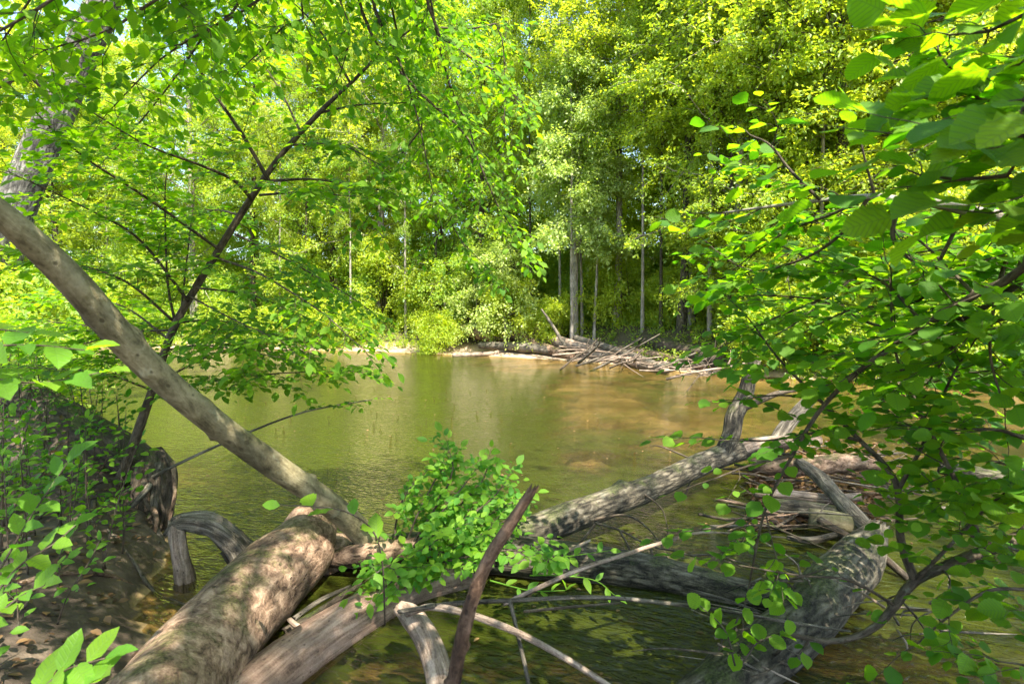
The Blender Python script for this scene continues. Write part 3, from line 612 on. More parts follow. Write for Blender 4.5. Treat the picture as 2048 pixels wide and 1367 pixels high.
for k in range(110):
    px = rg.uniform(1130, 1425); py = 698 + (px - 1130) * 0.145 + rg.uniform(-18, 8); z = rg.uniform(0.05, 0.6) * (1 if k % 3 else .4); c = G(px, py, z)
    az = rg.uniform(-0.9, 0.9) + (0 if rg.rand() < .75 else 1.2); Ls = rg.uniform(0.35, 1.3); el = rg.uniform(-0.15, 0.45) * (1 if rg.rand() < .8 else 2)
    d = np.array([math.cos(az), math.sin(az) * -0.6, math.sin(el)]); u = np.linspace(-1, 1, 4)[:, None]
    pts = c + d * u * Ls + rg.randn(4, 3) * 0.05 * Ls; pts[:, 2] = np.maximum(pts[:, 2], -0.1); r = rg.uniform(0.010, 0.042)
    mb = MB(); tube(mb, pts, [r, r * .9, r * .7, r * .35], 6, n=8, bump=.2, seed=k)
    for fk in range(rg.randint(0, 4)):
        j = rg.randint(1, 3); e = pts[j]; dd = norm(d + rg.randn(3) * .7) * Ls * rg.uniform(.3, .7); tube(mb, [e, e + dd * .5 + rg.randn(3) * .03, e + dd], [r * .6, r * .45, r * .15], 5, n=5)
    b = pts[np.argmin(pts[:, 2])]
    single('driftwood_stick', mb, MAT[('driftwood', 'driftwood', 'wood_grey', 'bark_twig')[k % 4]], b, 'bare stick tangled in the driftwood pile on the far shore', 'stick', 'sticks of the far driftwood pile')
# bare bent sapling on the sand
w = [G(895, 684, .3)]; y0 = float(w[0][1]); mb = MB()
root = thing('dead_sapling', w[0], 'bare pale sapling bent over to one side on the far shore', 'sapling')
tube(mb, PX((895, 690, y0), (893, 640, y0), (888, 600, y0), (882, 565, y0 - .1), (862, 545, y0 - .2), (830, 538, y0 - .3), (800, 546, y0 - .3)), [.06, .055, .05, .04, .03, .02, .01], 8, bump=.1, seed=3); part('stem', mb, MAT['bark_pale'], root)
for q in (((894, 655, y0), (880, 620, y0), (868, 590, y0 + .2)), ((889, 605, y0), (898, 560, y0), (892, 520, y0 + .1)), ((884, 575, y0), (872, 540, y0), (868, 505, y0))):
    mb = MB(); tube(mb, PX(*q), [.025, .018, .006], 6, seed=4); part('branch', mb, MAT['bark_pale'], root)

# ================================================================== TREES AROUND THE CAMERA (they shade the near bank)
PROTO['shade'] = forest_tree(31, 13.5, 5.6, 4.6, 32, 7, 5, 6, 0.12, 0.24)
PROTO['shade_b'] = forest_tree(32, 12.5, 5.2, 4.2, 30, 7, 5, 6, 0.12, 0.22)
for pr, x, y, rz, s, lab in (('shade', 7.2, -2.2, 0.3, 1.0, 'tall tree on the near bank beside the hazel shrub, crown spreading over the water'),
                             ('shade_b', 1.3, -2.2, 2.0, 1.05, 'tall tree on the near bank directly behind the viewpoint'),
                             ('shade', -3.4, -2.8, 4.0, 1.0, 'tall tree on the near bank behind the leaning pale trunk'),
                             ('shade_b', 10.8, 1.0, 1.0, 1.1, 'tall tree leaning over the river beyond the hazel shrub'),
                             ('shade_b', -7.6, 0.5, 5.0, 1.05, 'tall tree on the near bank beside the large leaning tree')):
    plant(pr, 'bank_tree', x, y, lab, 'tree', None, rz, s)
# big grey trunk on the left bank
tx, ty = -9.0, 9.0
w = PX((-75, 720, 9.0), (-20, 560, 9.0), (30, 420, 9.0), (105, 240, 9.0), (178, 70, 9.0), (250, -120, 9.0), (330, -360, 9.0)); w[0, 2] = gh(w[0, 0], 9.0) - .15
t = thing('large_tree', w[0], 'large leaning tree with thick pale grey trunk on the left bank', 'tree')
mb = MB(); tube(mb, w, [.38, .30, .26, .24, .23, .21, .18], 26, n=110, bump=.12, bfreq=6, seed=12, flute=.03); part('trunk', mb, MAT['bark_ash'], t)
mb = MB(); tube(mb, PX((120, 210, 9.0), (60, 150, 8.8), (0, 170, 8.6), (-60, 200, 8.5)), [.09, .06, .04, .02], 8, bump=.1); part('limb', mb, MAT['bark_grey'], t)
cr = bpy.data.objects.new('crown', PROTO['shade'][1]); COL.objects.link(cr); cr.parent = t; cr.location = (3.2, 0.0, 2.0); cr.scale = (1.05, 1.05, 1.0)
for (x, y, rz, s, pr, lab) in ((-13.0, 9.5, 1.0, .85, 'slim_a', 'slim leafy tree behind the large leaning tree on the left bank'), (-15.5, 12.0, 2.0, .8, 'tall_c', 'broad leafy tree at the bend of the left bank'),
                               (-10.8, 10.6, 3.0, .55, 'slim_a', 'short leafy tree in front of the river bend on the left bank'), (-19, 13.2, 4.0, .8, 'tall_a', 'full-crowned tree far along the left bank'), (-24, 15, 5.0, .8, 'tall_c', 'last leafy tree visible along the left bank')):
    plant(pr, 'bank_tree', x, y, lab, 'tree', None, rz, s)
for i, (x, y, s, pr) in enumerate(((-5.4, 6.0, .6, 'bush_b'), (-7.2, 7.6, .7, 'bush_a'), (-8.8, 9.6, .7, 'bush_a'), (-6.4, 6.2, .55, 'bush_a'), (-11, 10.8, .8, 'bush_c'), (-7.9, 8.4, .9, 'bush_a'), (-9.6, 9.9, .9, 'bush_c'), (-6.9, 7.2, .7, 'bush_b'), (-13.5, 11.3, 1.0, 'bush_c'), (-16.5, 12.2, 1.0, 'bush_c'), (-5.9, 6.9, .55, 'bush_a'))):
    plant(pr, 'bush', x, y, 'leafy bush on the left bank behind the leaning sapling', 'bush', 'bushes of the left bank', i * 1.3, s)

# ================================================================== LOGS OF THE FOREGROUND
log('leaning_trunk', 'smooth tan leaning trunk with mottled bark slanting across the left foreground', 'trunk',
    [(-160, 300, 2.0), (-60, 380, 2.15), (40, 462, 2.32), (150, 570, 2.55), (270, 705, 2.85), (400, 822, 3.15), (540, 925, 3.5), (650, 1000, 3.8), (720, 1060, 4.0), (800, 1155, 4.1)],
    (24, 24, 25, 25.5, 25.5, 25, 24, 22, 22, 30), 'bark_smooth', .13, 28, 4, 5, n=130, knots=[(.2 + .05 * k, (k * 2.4) % 6.28, .018 + .012 * (k % 3), .010 + .006 * (k % 4)) for k in range(15)])
log('mossy_log', 'thick pinkish brown log with moss patches lying from the mud into the water', 'log',
    [(120, 1720, 1.55), (255, 1500, 2.0), (355, 1367, 2.5), (430, 1270, 2.9), (520, 1175, 3.4), (600, 1100, 3.9), (640, 1052, 4.25)],
    (140, 120, 100, 88, 77, 62, 34), 'bark_rotten', .13, 48, 4.2, 7, n=140, jag=.06, knots=((.93, 4.2, .1, .07), (.8, 2.0, .08, .03), (.62, 1.2, .07, .025), (.5, 2.6, .06, .03)))
log('log_stub', 'rounded sawn-looking stub of wood beside the upper end of the mossy log', 'log', [(640, 1120, 4.0), (668, 1102, 4.15), (690, 1085, 4.28)], (30, 34, 20), 'bark_rotten', .1, 20, 5, 9, jag=.02)
log('barkless_log', 'smooth pinkish barkless log lying under the mossy log and pale limb', 'log',
    [(420, 1460, 2.4), (560, 1345, 2.85), (700, 1247, 3.3), (820, 1180, 3.7), (930, 1150, 3.9)], (58, 52, 45, 38, 28), 'shed_wood', .11, 30, 5, 11, n=100, jag=.05)
log('wood_strip', 'narrow pale strip of wood lying on top of the barkless log', 'stick', [(545, 1300, 2.95), (640, 1245, 3.2), (720, 1212, 3.4), (800, 1172, 3.65)], (9, 11, 9, 4), 'driftwood', .12, 10, 6, 12, jag=0)
log('fallen_log', 'long dark grey trunk lying level in the water behind the leafy shrub', 'log',
    [(660, 1120, 4.15), (780, 1098, 4.2), (900, 1105, 4.15), (1060, 1115, 4.0), (1200, 1130, 3.95), (1330, 1152, 3.85), (1480, 1188, 3.65), (1630, 1212, 3.5)],
    (26, 30, 34, 38, 38, 36, 32, 22), 'bark_grey', .12, 28, 6, 13, n=130, jag=.08)
log('rotten_piece', 'short pink sunlit piece of rotten wood beside the foot of the leaning trunk', 'log', [(670, 1118, 3.98), (730, 1106, 3.95), (850, 1096, 4.0), (900, 1100, 4.0)], (14, 20, 17, 9), 'bark_rotten', .25, 18, 8, 14, jag=.05)
# arched grey log with its upright fork
w = PX((985, 1100, 4.0), (1060, 1068, 4.2), (1150, 1030, 4.5), (1300, 975, 5.1), (1420, 920, 5.9), (1500, 895, 6.4), (1590, 880, 6.9))
t = thing('arched_log', w[0], 'grey furrowed log arching out of the water with a forked branch', 'log')
mb = MB(); tube(mb, w, [M(r, d) for r, d in ((32, 4.2), (32, 4.3), (29, 4.7), (25, 5.3), (21, 6.2), (19, 6.7), (13, 7.2))], 30, n=140, bump=.10, bfreq=8, seed=15, jag=.06, knots=((.3, 4.5, .05, .04),)); part('trunk', mb, MAT['bark_grey'], t)
mb = MB(); tube(mb, PX((1440, 915, 6.0), (1462, 870, 6.1), (1470, 830, 6.2), (1490, 790, 6.3), (1500, 750, 6.35), (1512, 715, 6.4)), [M(r, 6.3) for r in (15, 17, 18, 16, 14, 10)], 14, n=40, bump=.1, bfreq=8, seed=16); fk = part('limb', mb, MAT['bark_grey'], t)
mb = MB(); tube(mb, PX((1473, 822, 6.2), (1510, 805, 6.2), (1560, 785, 6.25), (1610, 778, 6.3)), [M(r, 6.3) for r in (8, 7, 5, 2)], 8, bump=.1, seed=17); part('branch', mb, MAT['bark_twig'], fk)
for q in (((1400, 925, 5.8), (1330, 895, 5.7), (1300, 890, 5.7)), ((1180, 1040, 4.5), (1250, 1030, 4.4), (1300, 1060, 4.3), (1340, 1120, 4.2)), ((1390, 935, 5.7), (1370, 990, 5.6), (1350, 1030, 5.5))):
    mb = MB(); tube(mb, PX(*q), np.linspace(.012, .003, len(q)), 5, seed=18); part('twig', mb, MAT['bark_twig'], t)
# broken snag in the water
b = PX((372, 1180, 3.9))[0]; b[2] = -.1
t = thing('broken_snag', b, 'grey splintered snag folded over with one end standing in the water', 'snag')
mb = MB(); tube(mb, np.vstack([b, PX((366, 1150, 3.9), (357, 1095, 3.92), (351, 1045, 3.95))]), [.072, .068, .062, .055], 14, n=30, bump=.28, bfreq=12, seed=19, jag=.07, flute=.08); part('upright', mb, MAT['driftwood'], t)
mb = MB(); tube(mb, PX((340, 1062, 3.95), (356, 1044, 3.96), (395, 1043, 4.0), (435, 1056, 4.05), (470, 1086, 4.1), (500, 1125, 4.15), (560, 1160, 4.2)), [.035, .062, .066, .078, .09, .085, .065], 26, n=60, bump=.34, bfreq=11, seed=20, jag=.09, flute=.10); part('arch', mb, MAT['wood_grey'], t)
mb = MB(); tube(mb, PX((450, 1100, 4.1), (470, 1130, 4.12), (500, 1150, 4.15)), [.04, .035, .02], 8, bump=.2, seed=21); part('splinter', mb, MAT['bark_dark'], t)
# fallen tree with roots on the left bank
c0 = P(292, 985, 4.75); t = thing('uprooted_tree', (c0[0], c0[1], gh(c0[0], c0[1])), 'dark fallen tree with knotted root mass overhanging the left bank', 'tree')
mb = MB(); tube(mb, PX((325, 945, 4.75), (285, 935, 4.8), (215, 890, 4.95), (110, 835, 5.2), (0, 780, 5.5), (-120, 720, 5.9)), [.10, .16, .18, .19, .19, .19], 26, n=80, bump=.12, bfreq=4, seed=22, jag=.06); part('trunk', mb, MAT['bark_dark'], t)
mb = MB(); tube(mb, PX((300, 905, 4.8), (312, 950, 4.72), (312, 1010, 4.68), (300, 1070, 4.66), (290, 1115, 4.65)), [.09, .14, .13, .11, .14], 22, n=40, bump=.2, bfreq=6, seed=23, flute=.14); part('root_collar', mb, MAT['bark_dark'], t)
rg = np.random.RandomState(8)
roots = [((300, 1000, 4.6), (270, 1020, 4.5), (215, 1000, 4.45), (150, 1010, 4.4)), ((295, 1030, 4.6), (255, 1060, 4.45), (205, 1085, 4.35), (160, 1080, 4.3)), ((300, 1050, 4.6), (275, 1085, 4.5), (240, 1110, 4.4), (232, 1135, 4.35)),
         ((310, 1050, 4.6), (318, 1085, 4.55), (305, 1100, 4.5), (320, 1125, 4.5)), ((280, 980, 4.7), (235, 975, 4.6), (190, 990, 4.5), (140, 1030, 4.4), (90, 1060, 4.3)), ((290, 1010, 4.6), (250, 1035, 4.5), (200, 1040, 4.4), (165, 1060, 4.35), (110, 1065, 4.3)),
         ((285, 1040, 4.55), (310, 1080, 4.45), (270, 1095, 4.35), (318, 1092, 4.3)), ((270, 1000, 4.6), (220, 1030, 4.5), (190, 1070, 4.4), (180, 1110, 4.3)), ((265, 1060, 4.5), (225, 1055, 4.35), (175, 1035, 4.3), (135, 1050, 4.25)),
         ((280, 1090, 4.5), (268, 1120, 4.45), (270, 1160, 4.4)), ((240, 1000, 4.6), (205, 1045, 4.45), (215, 1095, 4.35), (200, 1130, 4.3)), ((300, 960, 4.7), (245, 950, 4.6), (200, 965, 4.5), (165, 985, 4.45), (130, 990, 4.4))]
for k in range(9):
    x0 = 262 + k * 8.5; roots.append(((x0 + 4, 925, 4.68), (x0 + rg.uniform(-8, 8), 985, 4.56), (x0 + rg.uniform(-16, 10), 1045, 4.52), (x0 + rg.uniform(-40, 8), 1100, 4.46), (x0 + rg.uniform(-70, 5), 1128, 4.40)))
for k in range(16):
    x0, y0 = rg.uniform(255, 315), rg.uniform(960, 1060); dx = rg.uniform(-150, 15); dy = rg.uniform(25, 110); d0 = 4.62 - .0008 * (315 - x0)
    roots.append(((x0, y0, d0), (x0 + dx * .35 + rg.uniform(-15, 15), y0 + dy * .25, d0 - .08), (x0 + dx * .7 + rg.uniform(-20, 20), y0 + dy * .6, d0 - .15), (x0 + dx, min(y0 + dy, 1135), d0 - .2)))
for i, q in enumerate(roots):
    mb = MB(); r = rg.uniform(.014, .045); tube(mb, PX(*q) + rg.randn(len(q), 3) * .025, np.linspace(r, r * .35, len(q)), 9, n=22, bump=.16, bfreq=10, seed=30 + i); part('root', mb, MAT[('bark_rotten', 'bark_twig', 'wood_grey', 'bark_dark')[i % 4]], t)
# loose poles and sticks
log('dark_stick', 'reddish brown upright stick with broken tip standing in the foreground', 'stick', [(878, 1680, 1.72), (893, 1480, 1.72), (912, 1340, 1.72), (935, 1230, 1.73), (972, 1130, 1.75), (1020, 1050, 1.78), (1062, 984, 1.8)], (14, 14, 14, 13.5, 13, 12, 9), 'stick_red', .22, 20, 18, 24, n=110, jag=.05, knots=((.45, 1, .012, .012), (.6, 3, .01, .010), (.72, 5, .012, .012), (.85, 2, .01, .008), (.55, 4.5, .014, .014)))
log('pale_limb', 'pale curved barkless limb beside the upright reddish stick', 'branch', [(798, 1213, 2.95), (822, 1232, 2.9), (850, 1270, 2.75), (874, 1330, 2.6), (886, 1400, 2.45), (888, 1500, 2.25)], (13, 22, 24, 26, 28, 30), 'driftwood', .07, 16, 9, 25, n=46, jag=.02)
log('thin_stick', 'long thin stick lying level over the dark water toward the mossy trunk', 'stick', [(800, 1222, 2.75), (900, 1207, 2.7), (1020, 1200, 2.65), (1200, 1194, 2.7), (1400, 1213, 2.8), (1560, 1240, 2.9), (1700, 1262, 3.0)], (4, 4.5, 4, 4, 3.5, 3, 2), 'wood_grey', .05, 8, 9, 26)
log('forked_stick', 'grey stick slanting up from the level thin stick toward the debris', 'stick', [(1010, 1206, 2.65), (1150, 1142, 2.8), (1250, 1108, 2.9), (1340, 1080, 3.0), (1410, 1064, 3.05), (1570, 1074, 3.1)], (4.5, 4.5, 4, 3.5, 2.5, 1.5), 'driftwood', .05, 8, 9, 27)
log('bare_branch', 'knobbly pinkish branch running from the pale limb down over dark water', 'branch', [(815, 1228, 2.8), (860, 1213, 2.75), (930, 1225, 2.6), (1030, 1262, 2.5), (1130, 1315, 2.4), (1240, 1385, 2.3)], (5, 7, 7, 6.5, 6, 5), 'driftwood', .1, 10, 16, 28)
log('thin_stick', 'short thin stick hanging straight down from the level stick', 'stick', [(1020, 1200, 2.62), (1036, 1270, 2.55), (1050, 1330, 2.45), (1066, 1410, 2.35)], (4, 4, 4, 3), 'wood_grey', .05, 7, 9, 29)
log('curved_stick', 'small pale curved stick lying across the dark gap by the mossy log', 'stick', [(579, 1238, 3.15), (598, 1253, 3.1), (640, 1260, 3.1), (690, 1250, 3.15)], (5, 6, 6, 4), 'driftwood', .05, 8, 9, 33)
for i, (lab, q, r) in enumerate((('dark twig lying between the mossy log and the barkless log', ((590, 1235, 3.3), (640, 1200, 3.45), (700, 1172, 3.6)), 5), ('darker thick stick under the shrub beside the mossy log', ((570, 1262, 3.2), (650, 1215, 3.4), (720, 1165, 3.6)), 8),
                               ('thin pinkish stick leaning on the level grey trunk', ((1090, 1110, 3.85), (1140, 1098, 3.8), (1180, 1080, 3.8)), 4), ('dark thin twig just above the dark water', ((1050, 1222, 2.9), (1150, 1212, 2.95), (1240, 1205, 3.0)), 3))):
    log('thin_stick', lab, 'stick', q, [r, r * .9, r * .6], ('wood_grey', 'bark_dark', 'driftwood', 'bark_twig')[i], .08, 8, 9, 40 + i)
# dead twigs drooping over the level trunk
t = thing('dead_branch', P(1240, 1095, 4.0), 'dry twiggy branch drooping over the level grey trunk', 'branch')
for q in (((1190, 1045, 4.2), (1240, 1060, 4.1), (1300, 1090, 4.0), (1380, 1110, 3.9), (1450, 1150, 3.8)), ((1240, 1060, 4.1), (1260, 1110, 4.0), (1225, 1165, 3.9)), ((1300, 1090, 4.0), (1310, 1140, 3.95), (1305, 1175, 3.9)), ((1190, 1048, 4.2), (1150, 1100, 4.1), (1130, 1145, 4.0)),
          ((1285, 985, 4.9), (1325, 1020, 4.7), (1340, 1090, 4.5)), ((1380, 1110, 3.9), (1430, 1110, 3.85), (1500, 1130, 3.8))):
    mb = MB(); tube(mb, PX(*q), np.linspace(.010, .003, len(q)), 5, seed=7); part('twig', mb, MAT['bark_twig'], t)

# ================================================================== RIGHT: SUNKEN TRUNK AND DEBRIS JAM
log('sunken_trunk', 'large greenish grey trunk slanting into the water below the hazel shrub', 'log',
    [(1752, 1062, 4.25), (1725, 1105, 3.95), (1690, 1150, 3.65), (1630, 1210, 3.35), (1550, 1285, 3.0), (1420, 1390, 2.65), (1300, 1500, 2.4)],
    (20, 38, 46, 49, 52, 55, 58), 'bark_grey', .13, 34, 5, 50, n=130, jag=.14)
log('weathered_log', 'weathered log lying behind the sunken trunk through the debris jam', 'log', [(1740, 1060, 4.4), (1690, 1010, 4.8), (1640, 955, 5.4), (1600, 925, 5.8)], (13, 14, 13, 9), 'wood_grey', .15, 14, 7, 59, jag=.06)
log('rotten_log', 'dark rotten log half sunk at the back of the debris jam', 'log', [(1500, 930, 6.0), (1580, 935, 5.9), (1680, 925, 5.9), (1760, 930, 5.8)], (12, 16, 16, 10), 'bark_rotten', .2, 14, 7, 64, jag=.05)
log('rotten_log', 'brown log lying under the pinkish log of the debris jam', 'log', [(1535, 1010, 5.0), (1610, 1018, 4.9), (1700, 1030, 4.8)], (13, 17, 13), 'bark_grey', .2, 14, 7, 65, jag=.05)
log('bark_log', 'rough brown log lying on the water at the right edge', 'log', [(1880, 936, 6.3), (1960, 948, 6.2), (2060, 960, 6.1), (2200, 975, 6.0)], (11, 14, 15, 15), 'bark_grey', .1, 14, 7, 51)
log('grey_pole', 'weathered grey pole leaning up out of the debris jam', 'log', [(1548, 892, 6.4), (1570, 855, 6.5), (1600, 820, 6.6), (1630, 790, 6.7)], (15, 14, 13, 9), 'wood_grey', .1, 12, 7, 52)
log('pink_log', 'pinkish sunlit log on top of the debris jam', 'log', [(1510, 985, 5.3), (1580, 990, 5.25), (1650, 998, 5.2), (1720, 992, 5.2)], (9, 10, 10, 7), 'driftwood', .1, 12, 7, 53)
log('olive_log', 'short olive-brown log lying across the sunken trunk', 'log', [(1620, 1035, 4.7), (1690, 1048, 4.6), (1765, 1068, 4.5)], (18, 20, 15), 'bark_smooth', .1, 16, 7, 54)
log('pink_log', 'pinkish log end joining the arched log at the debris jam', 'log', [(1465, 905, 6.2), (1530, 885, 6.3), (1640, 880, 6.4)], (12, 12, 7), 'driftwood', .1, 12, 7, 55)
log('thin_stick', 'long thin stick trailing from the debris jam over green water', 'stick', [(1760, 985, 5.0), (1850, 1012, 4.9), (1960, 1022, 4.85), (2080, 1048, 4.8)], (4, 4, 4, 3), 'wood_grey', .05, 7, 9, 56)
log('grey_stick', 'pale grey stick floating at the foot of the debris jam', 'stick', [(1575, 1075, 4.5), (1625, 1080, 4.45), (1680, 1066, 4.45)], (4, 7, 5), 'wood_grey', .1, 8, 9, 57)
log('curved_branch', 'smooth dark branch curving over the debris jam', 'branch', [(1640, 1040, 4.6), (1690, 1070, 4.4), (1760, 1110, 4.1), (1820, 1160, 3.9)], (8, 8, 8, 6), 'bark_twig', .1, 10, 9, 58)
c = G(1548, 1035, .05); rg = np.random.RandomState(3); mb = MB()
th = np.linspace(0, 2 * np.pi, 22, endpoint=False); ph = np.linspace(-1.45, 1.45, 12)
v = np.array([[math.cos(p) * math.cos(a), math.cos(p) * math.sin(a), math.sin(p)] for p in ph for a in th]); v = v * (1 + .25 * fbm(v * 1.6, 4, 4))[:, None] * np.array([.17, .14, .11]) + c
i = np.arange(11)[:, None] * 22; j = np.arange(22)[None]; f = np.stack([i + j, i + (j + 1) % 22, i + 22 + (j + 1) % 22, i + 22 + j], -1).reshape(-1, 4); mb.add(v, None, f, v * 1.0)
single('stone', mb, MAT['driftwood'], (c[0], c[1], c[2] - .1), 'pale rounded stone at the water edge of the debris jam', 'stone')
rg = np.random.RandomState(77)
for k in range(85):
    px = rg.uniform(1485, 1800); py = rg.uniform(890, 1065); z = rg.uniform(0.02, 0.22)
    if px > 1700 and py > 1010: continue
    c = G(px, py, z); az = rg.uniform(-1.2, 0.6); Ls = rg.uniform(0.12, 0.5); el = rg.uniform(-0.25, 0.3)
    d = np.array([math.cos(az), math.sin(az), math.sin(el)]); u = np.linspace(-1, 1, 5)[:, None]
    pts = c + d * u * Ls + np.cumsum(rg.randn(5, 3) * 0.05 * Ls, 0); r = rg.uniform(0.004, 0.015)
    mb = MB(); tube(mb, pts, [r, r, r * .9, r * .7, r * .4], 6, n=9, bump=.2, seed=k)
    for fk in range(rg.randint(0, 3)):
        e = pts[rg.randint(1, 4)]; dd = norm(d + rg.randn(3) * .8) * Ls * rg.uniform(.3, .7); tube(mb, [e, e + dd * .5 + rg.randn(3) * .02, e + dd], [r * .6, r * .4, r * .15], 5, n=5)
    single('debris_stick', mb, MAT[('bark_rotten', 'wood_grey', 'bark_twig', 'bark_dark')[k % 4]], pts[np.argmin(pts[:, 2])], 'small stick washed into the debris jam by the sunken trunk', 'stick', 'sticks of the debris jam')
def fn_jam(rg, n):
    q = np.array([G(a, b, 0.0) for a, b in zip(rg.uniform(1500, 1760, n), rg.uniform(895, 1060, n))]); return q[:, 0], q[:, 1]
rg = np.random.RandomState(4); x, y = fn_jam(rg, 2600); k = len(x); p = np.stack([x, y, rg.uniform(0.0, .12, k)], -1)
a = np.stack([np.cos(rg.rand(k) * 6.28), np.sin(rg.rand(k) * 6.28), rg.randn(k) * .2], -1); mb = MB()
add_leaves(mb, TEMPL['lance_lo'], p, a, np.array([0, 0, 1.0]) + rg.randn(k, 3) * .5, rg.uniform(.04, .11, k), rg.rand(k))
single('leaf_litter', mb, MAT['leaf_dead'], (0, 0, 0), 'brown dead leaves and bark bits matted in the debris jam', 'leaf litter', kind='stuff')
# dead leaves and bits on the near mud
rg = np.random.RandomState(6); x = rg.uniform(-5, -1.2, 1500); y = rg.uniform(1.6, 5.2, 1500); z = ground_h(x, y); ok = z > .03; x, y, z = x[ok], y[ok], z[ok]; k = len(x)
mb = MB(); az = rg.rand(k) * 6.28; add_leaves(mb, TEMPL['elm_lo'], np.stack([x, y, z + .015], -1), np.stack([np.cos(az), np.sin(az), rg.randn(k) * .2], -1), np.array([0, 0, 1.0]) + rg.randn(k, 3) * .3, rg.uniform(.03, .08, k), rg.rand(k))
single('leaf_litter', mb, MAT['leaf_dead'], (0, 0, 0), 'brown dead leaves scattered on the near mud bank', 'leaf litter', kind='stuff')

rg = np.random.RandomState(15)
for lab, x0, y0, d0, cnt in (('bare twiggy branch lying at the foot of the sunken trunk', 1500, 1310, 2.7, 16), ('tangle of dry twigs beside the sunken trunk over green water', 1830, 1230, 3.0, 16), ('dry dark twigs caught between the sunken trunk and the level trunk', 1560, 1190, 3.3, 12)):
    t = thing('dead_branch', P(x0, y0, d0), lab, 'branch')
    for k in range(cnt):
        an = rg.uniform(0, 6.28); ln = rg.uniform(60, 190); xs_, ys_ = x0 + rg.uniform(-70, 70), y0 + rg.uniform(-40, 40); bend = rg.uniform(-30, 30)
        q = ((xs_, ys_, d0), (xs_ + math.cos(an) * ln * .5 + bend, ys_ + math.sin(an) * ln * .28 + bend * .4, d0 + rg.uniform(-.1, .15)), (xs_ + math.cos(an) * ln, ys_ + math.sin(an) * ln * .5, d0 + rg.uniform(-.15, .3)))
        mb = MB(); r0 = rg.uniform(.003, .009); tube(mb, PX(*q), [r0, r0 * .8, r0 * .3], 5, n=10, seed=k); part('twig', mb, MAT[('bark_twig', 'wood_grey', 'driftwood')[k % 3]], t)

rg = np.random.RandomState(51)
for k in range(14):                                 # roots and sticks lying on the mud
    x, y = rg.uniform(-3.9, -2.2), rg.uniform(2.5, 4.3); an = rg.uniform(0, 6.28); Ls = rg.uniform(.2, .6); u = np.linspace(-1, 1, 5)
    px_, py_ = x + np.cos(an) * u * Ls + np.cumsum(rg.randn(5)) * .03, y + np.sin(an) * u * Ls + np.cumsum(rg.randn(5)) * .03
    r0 = rg.uniform(.006, .02); pts = np.stack([px_, py_, np.maximum(ground_h(px_, py_), -.02) + r0 * .6], -1); mb = MB(); tube(mb, pts, [r0, r0, r0 * .9, r0 * .7, r0 * .4], 7, n=12, bump=.2, seed=k)
    single('mud_stick', mb, MAT[('bark_twig', 'bark_rotten', 'wood_grey')[k % 3]], pts[2], 'bent dark stick lying on the mud of the left bank', 'stick', 'sticks on the mud')

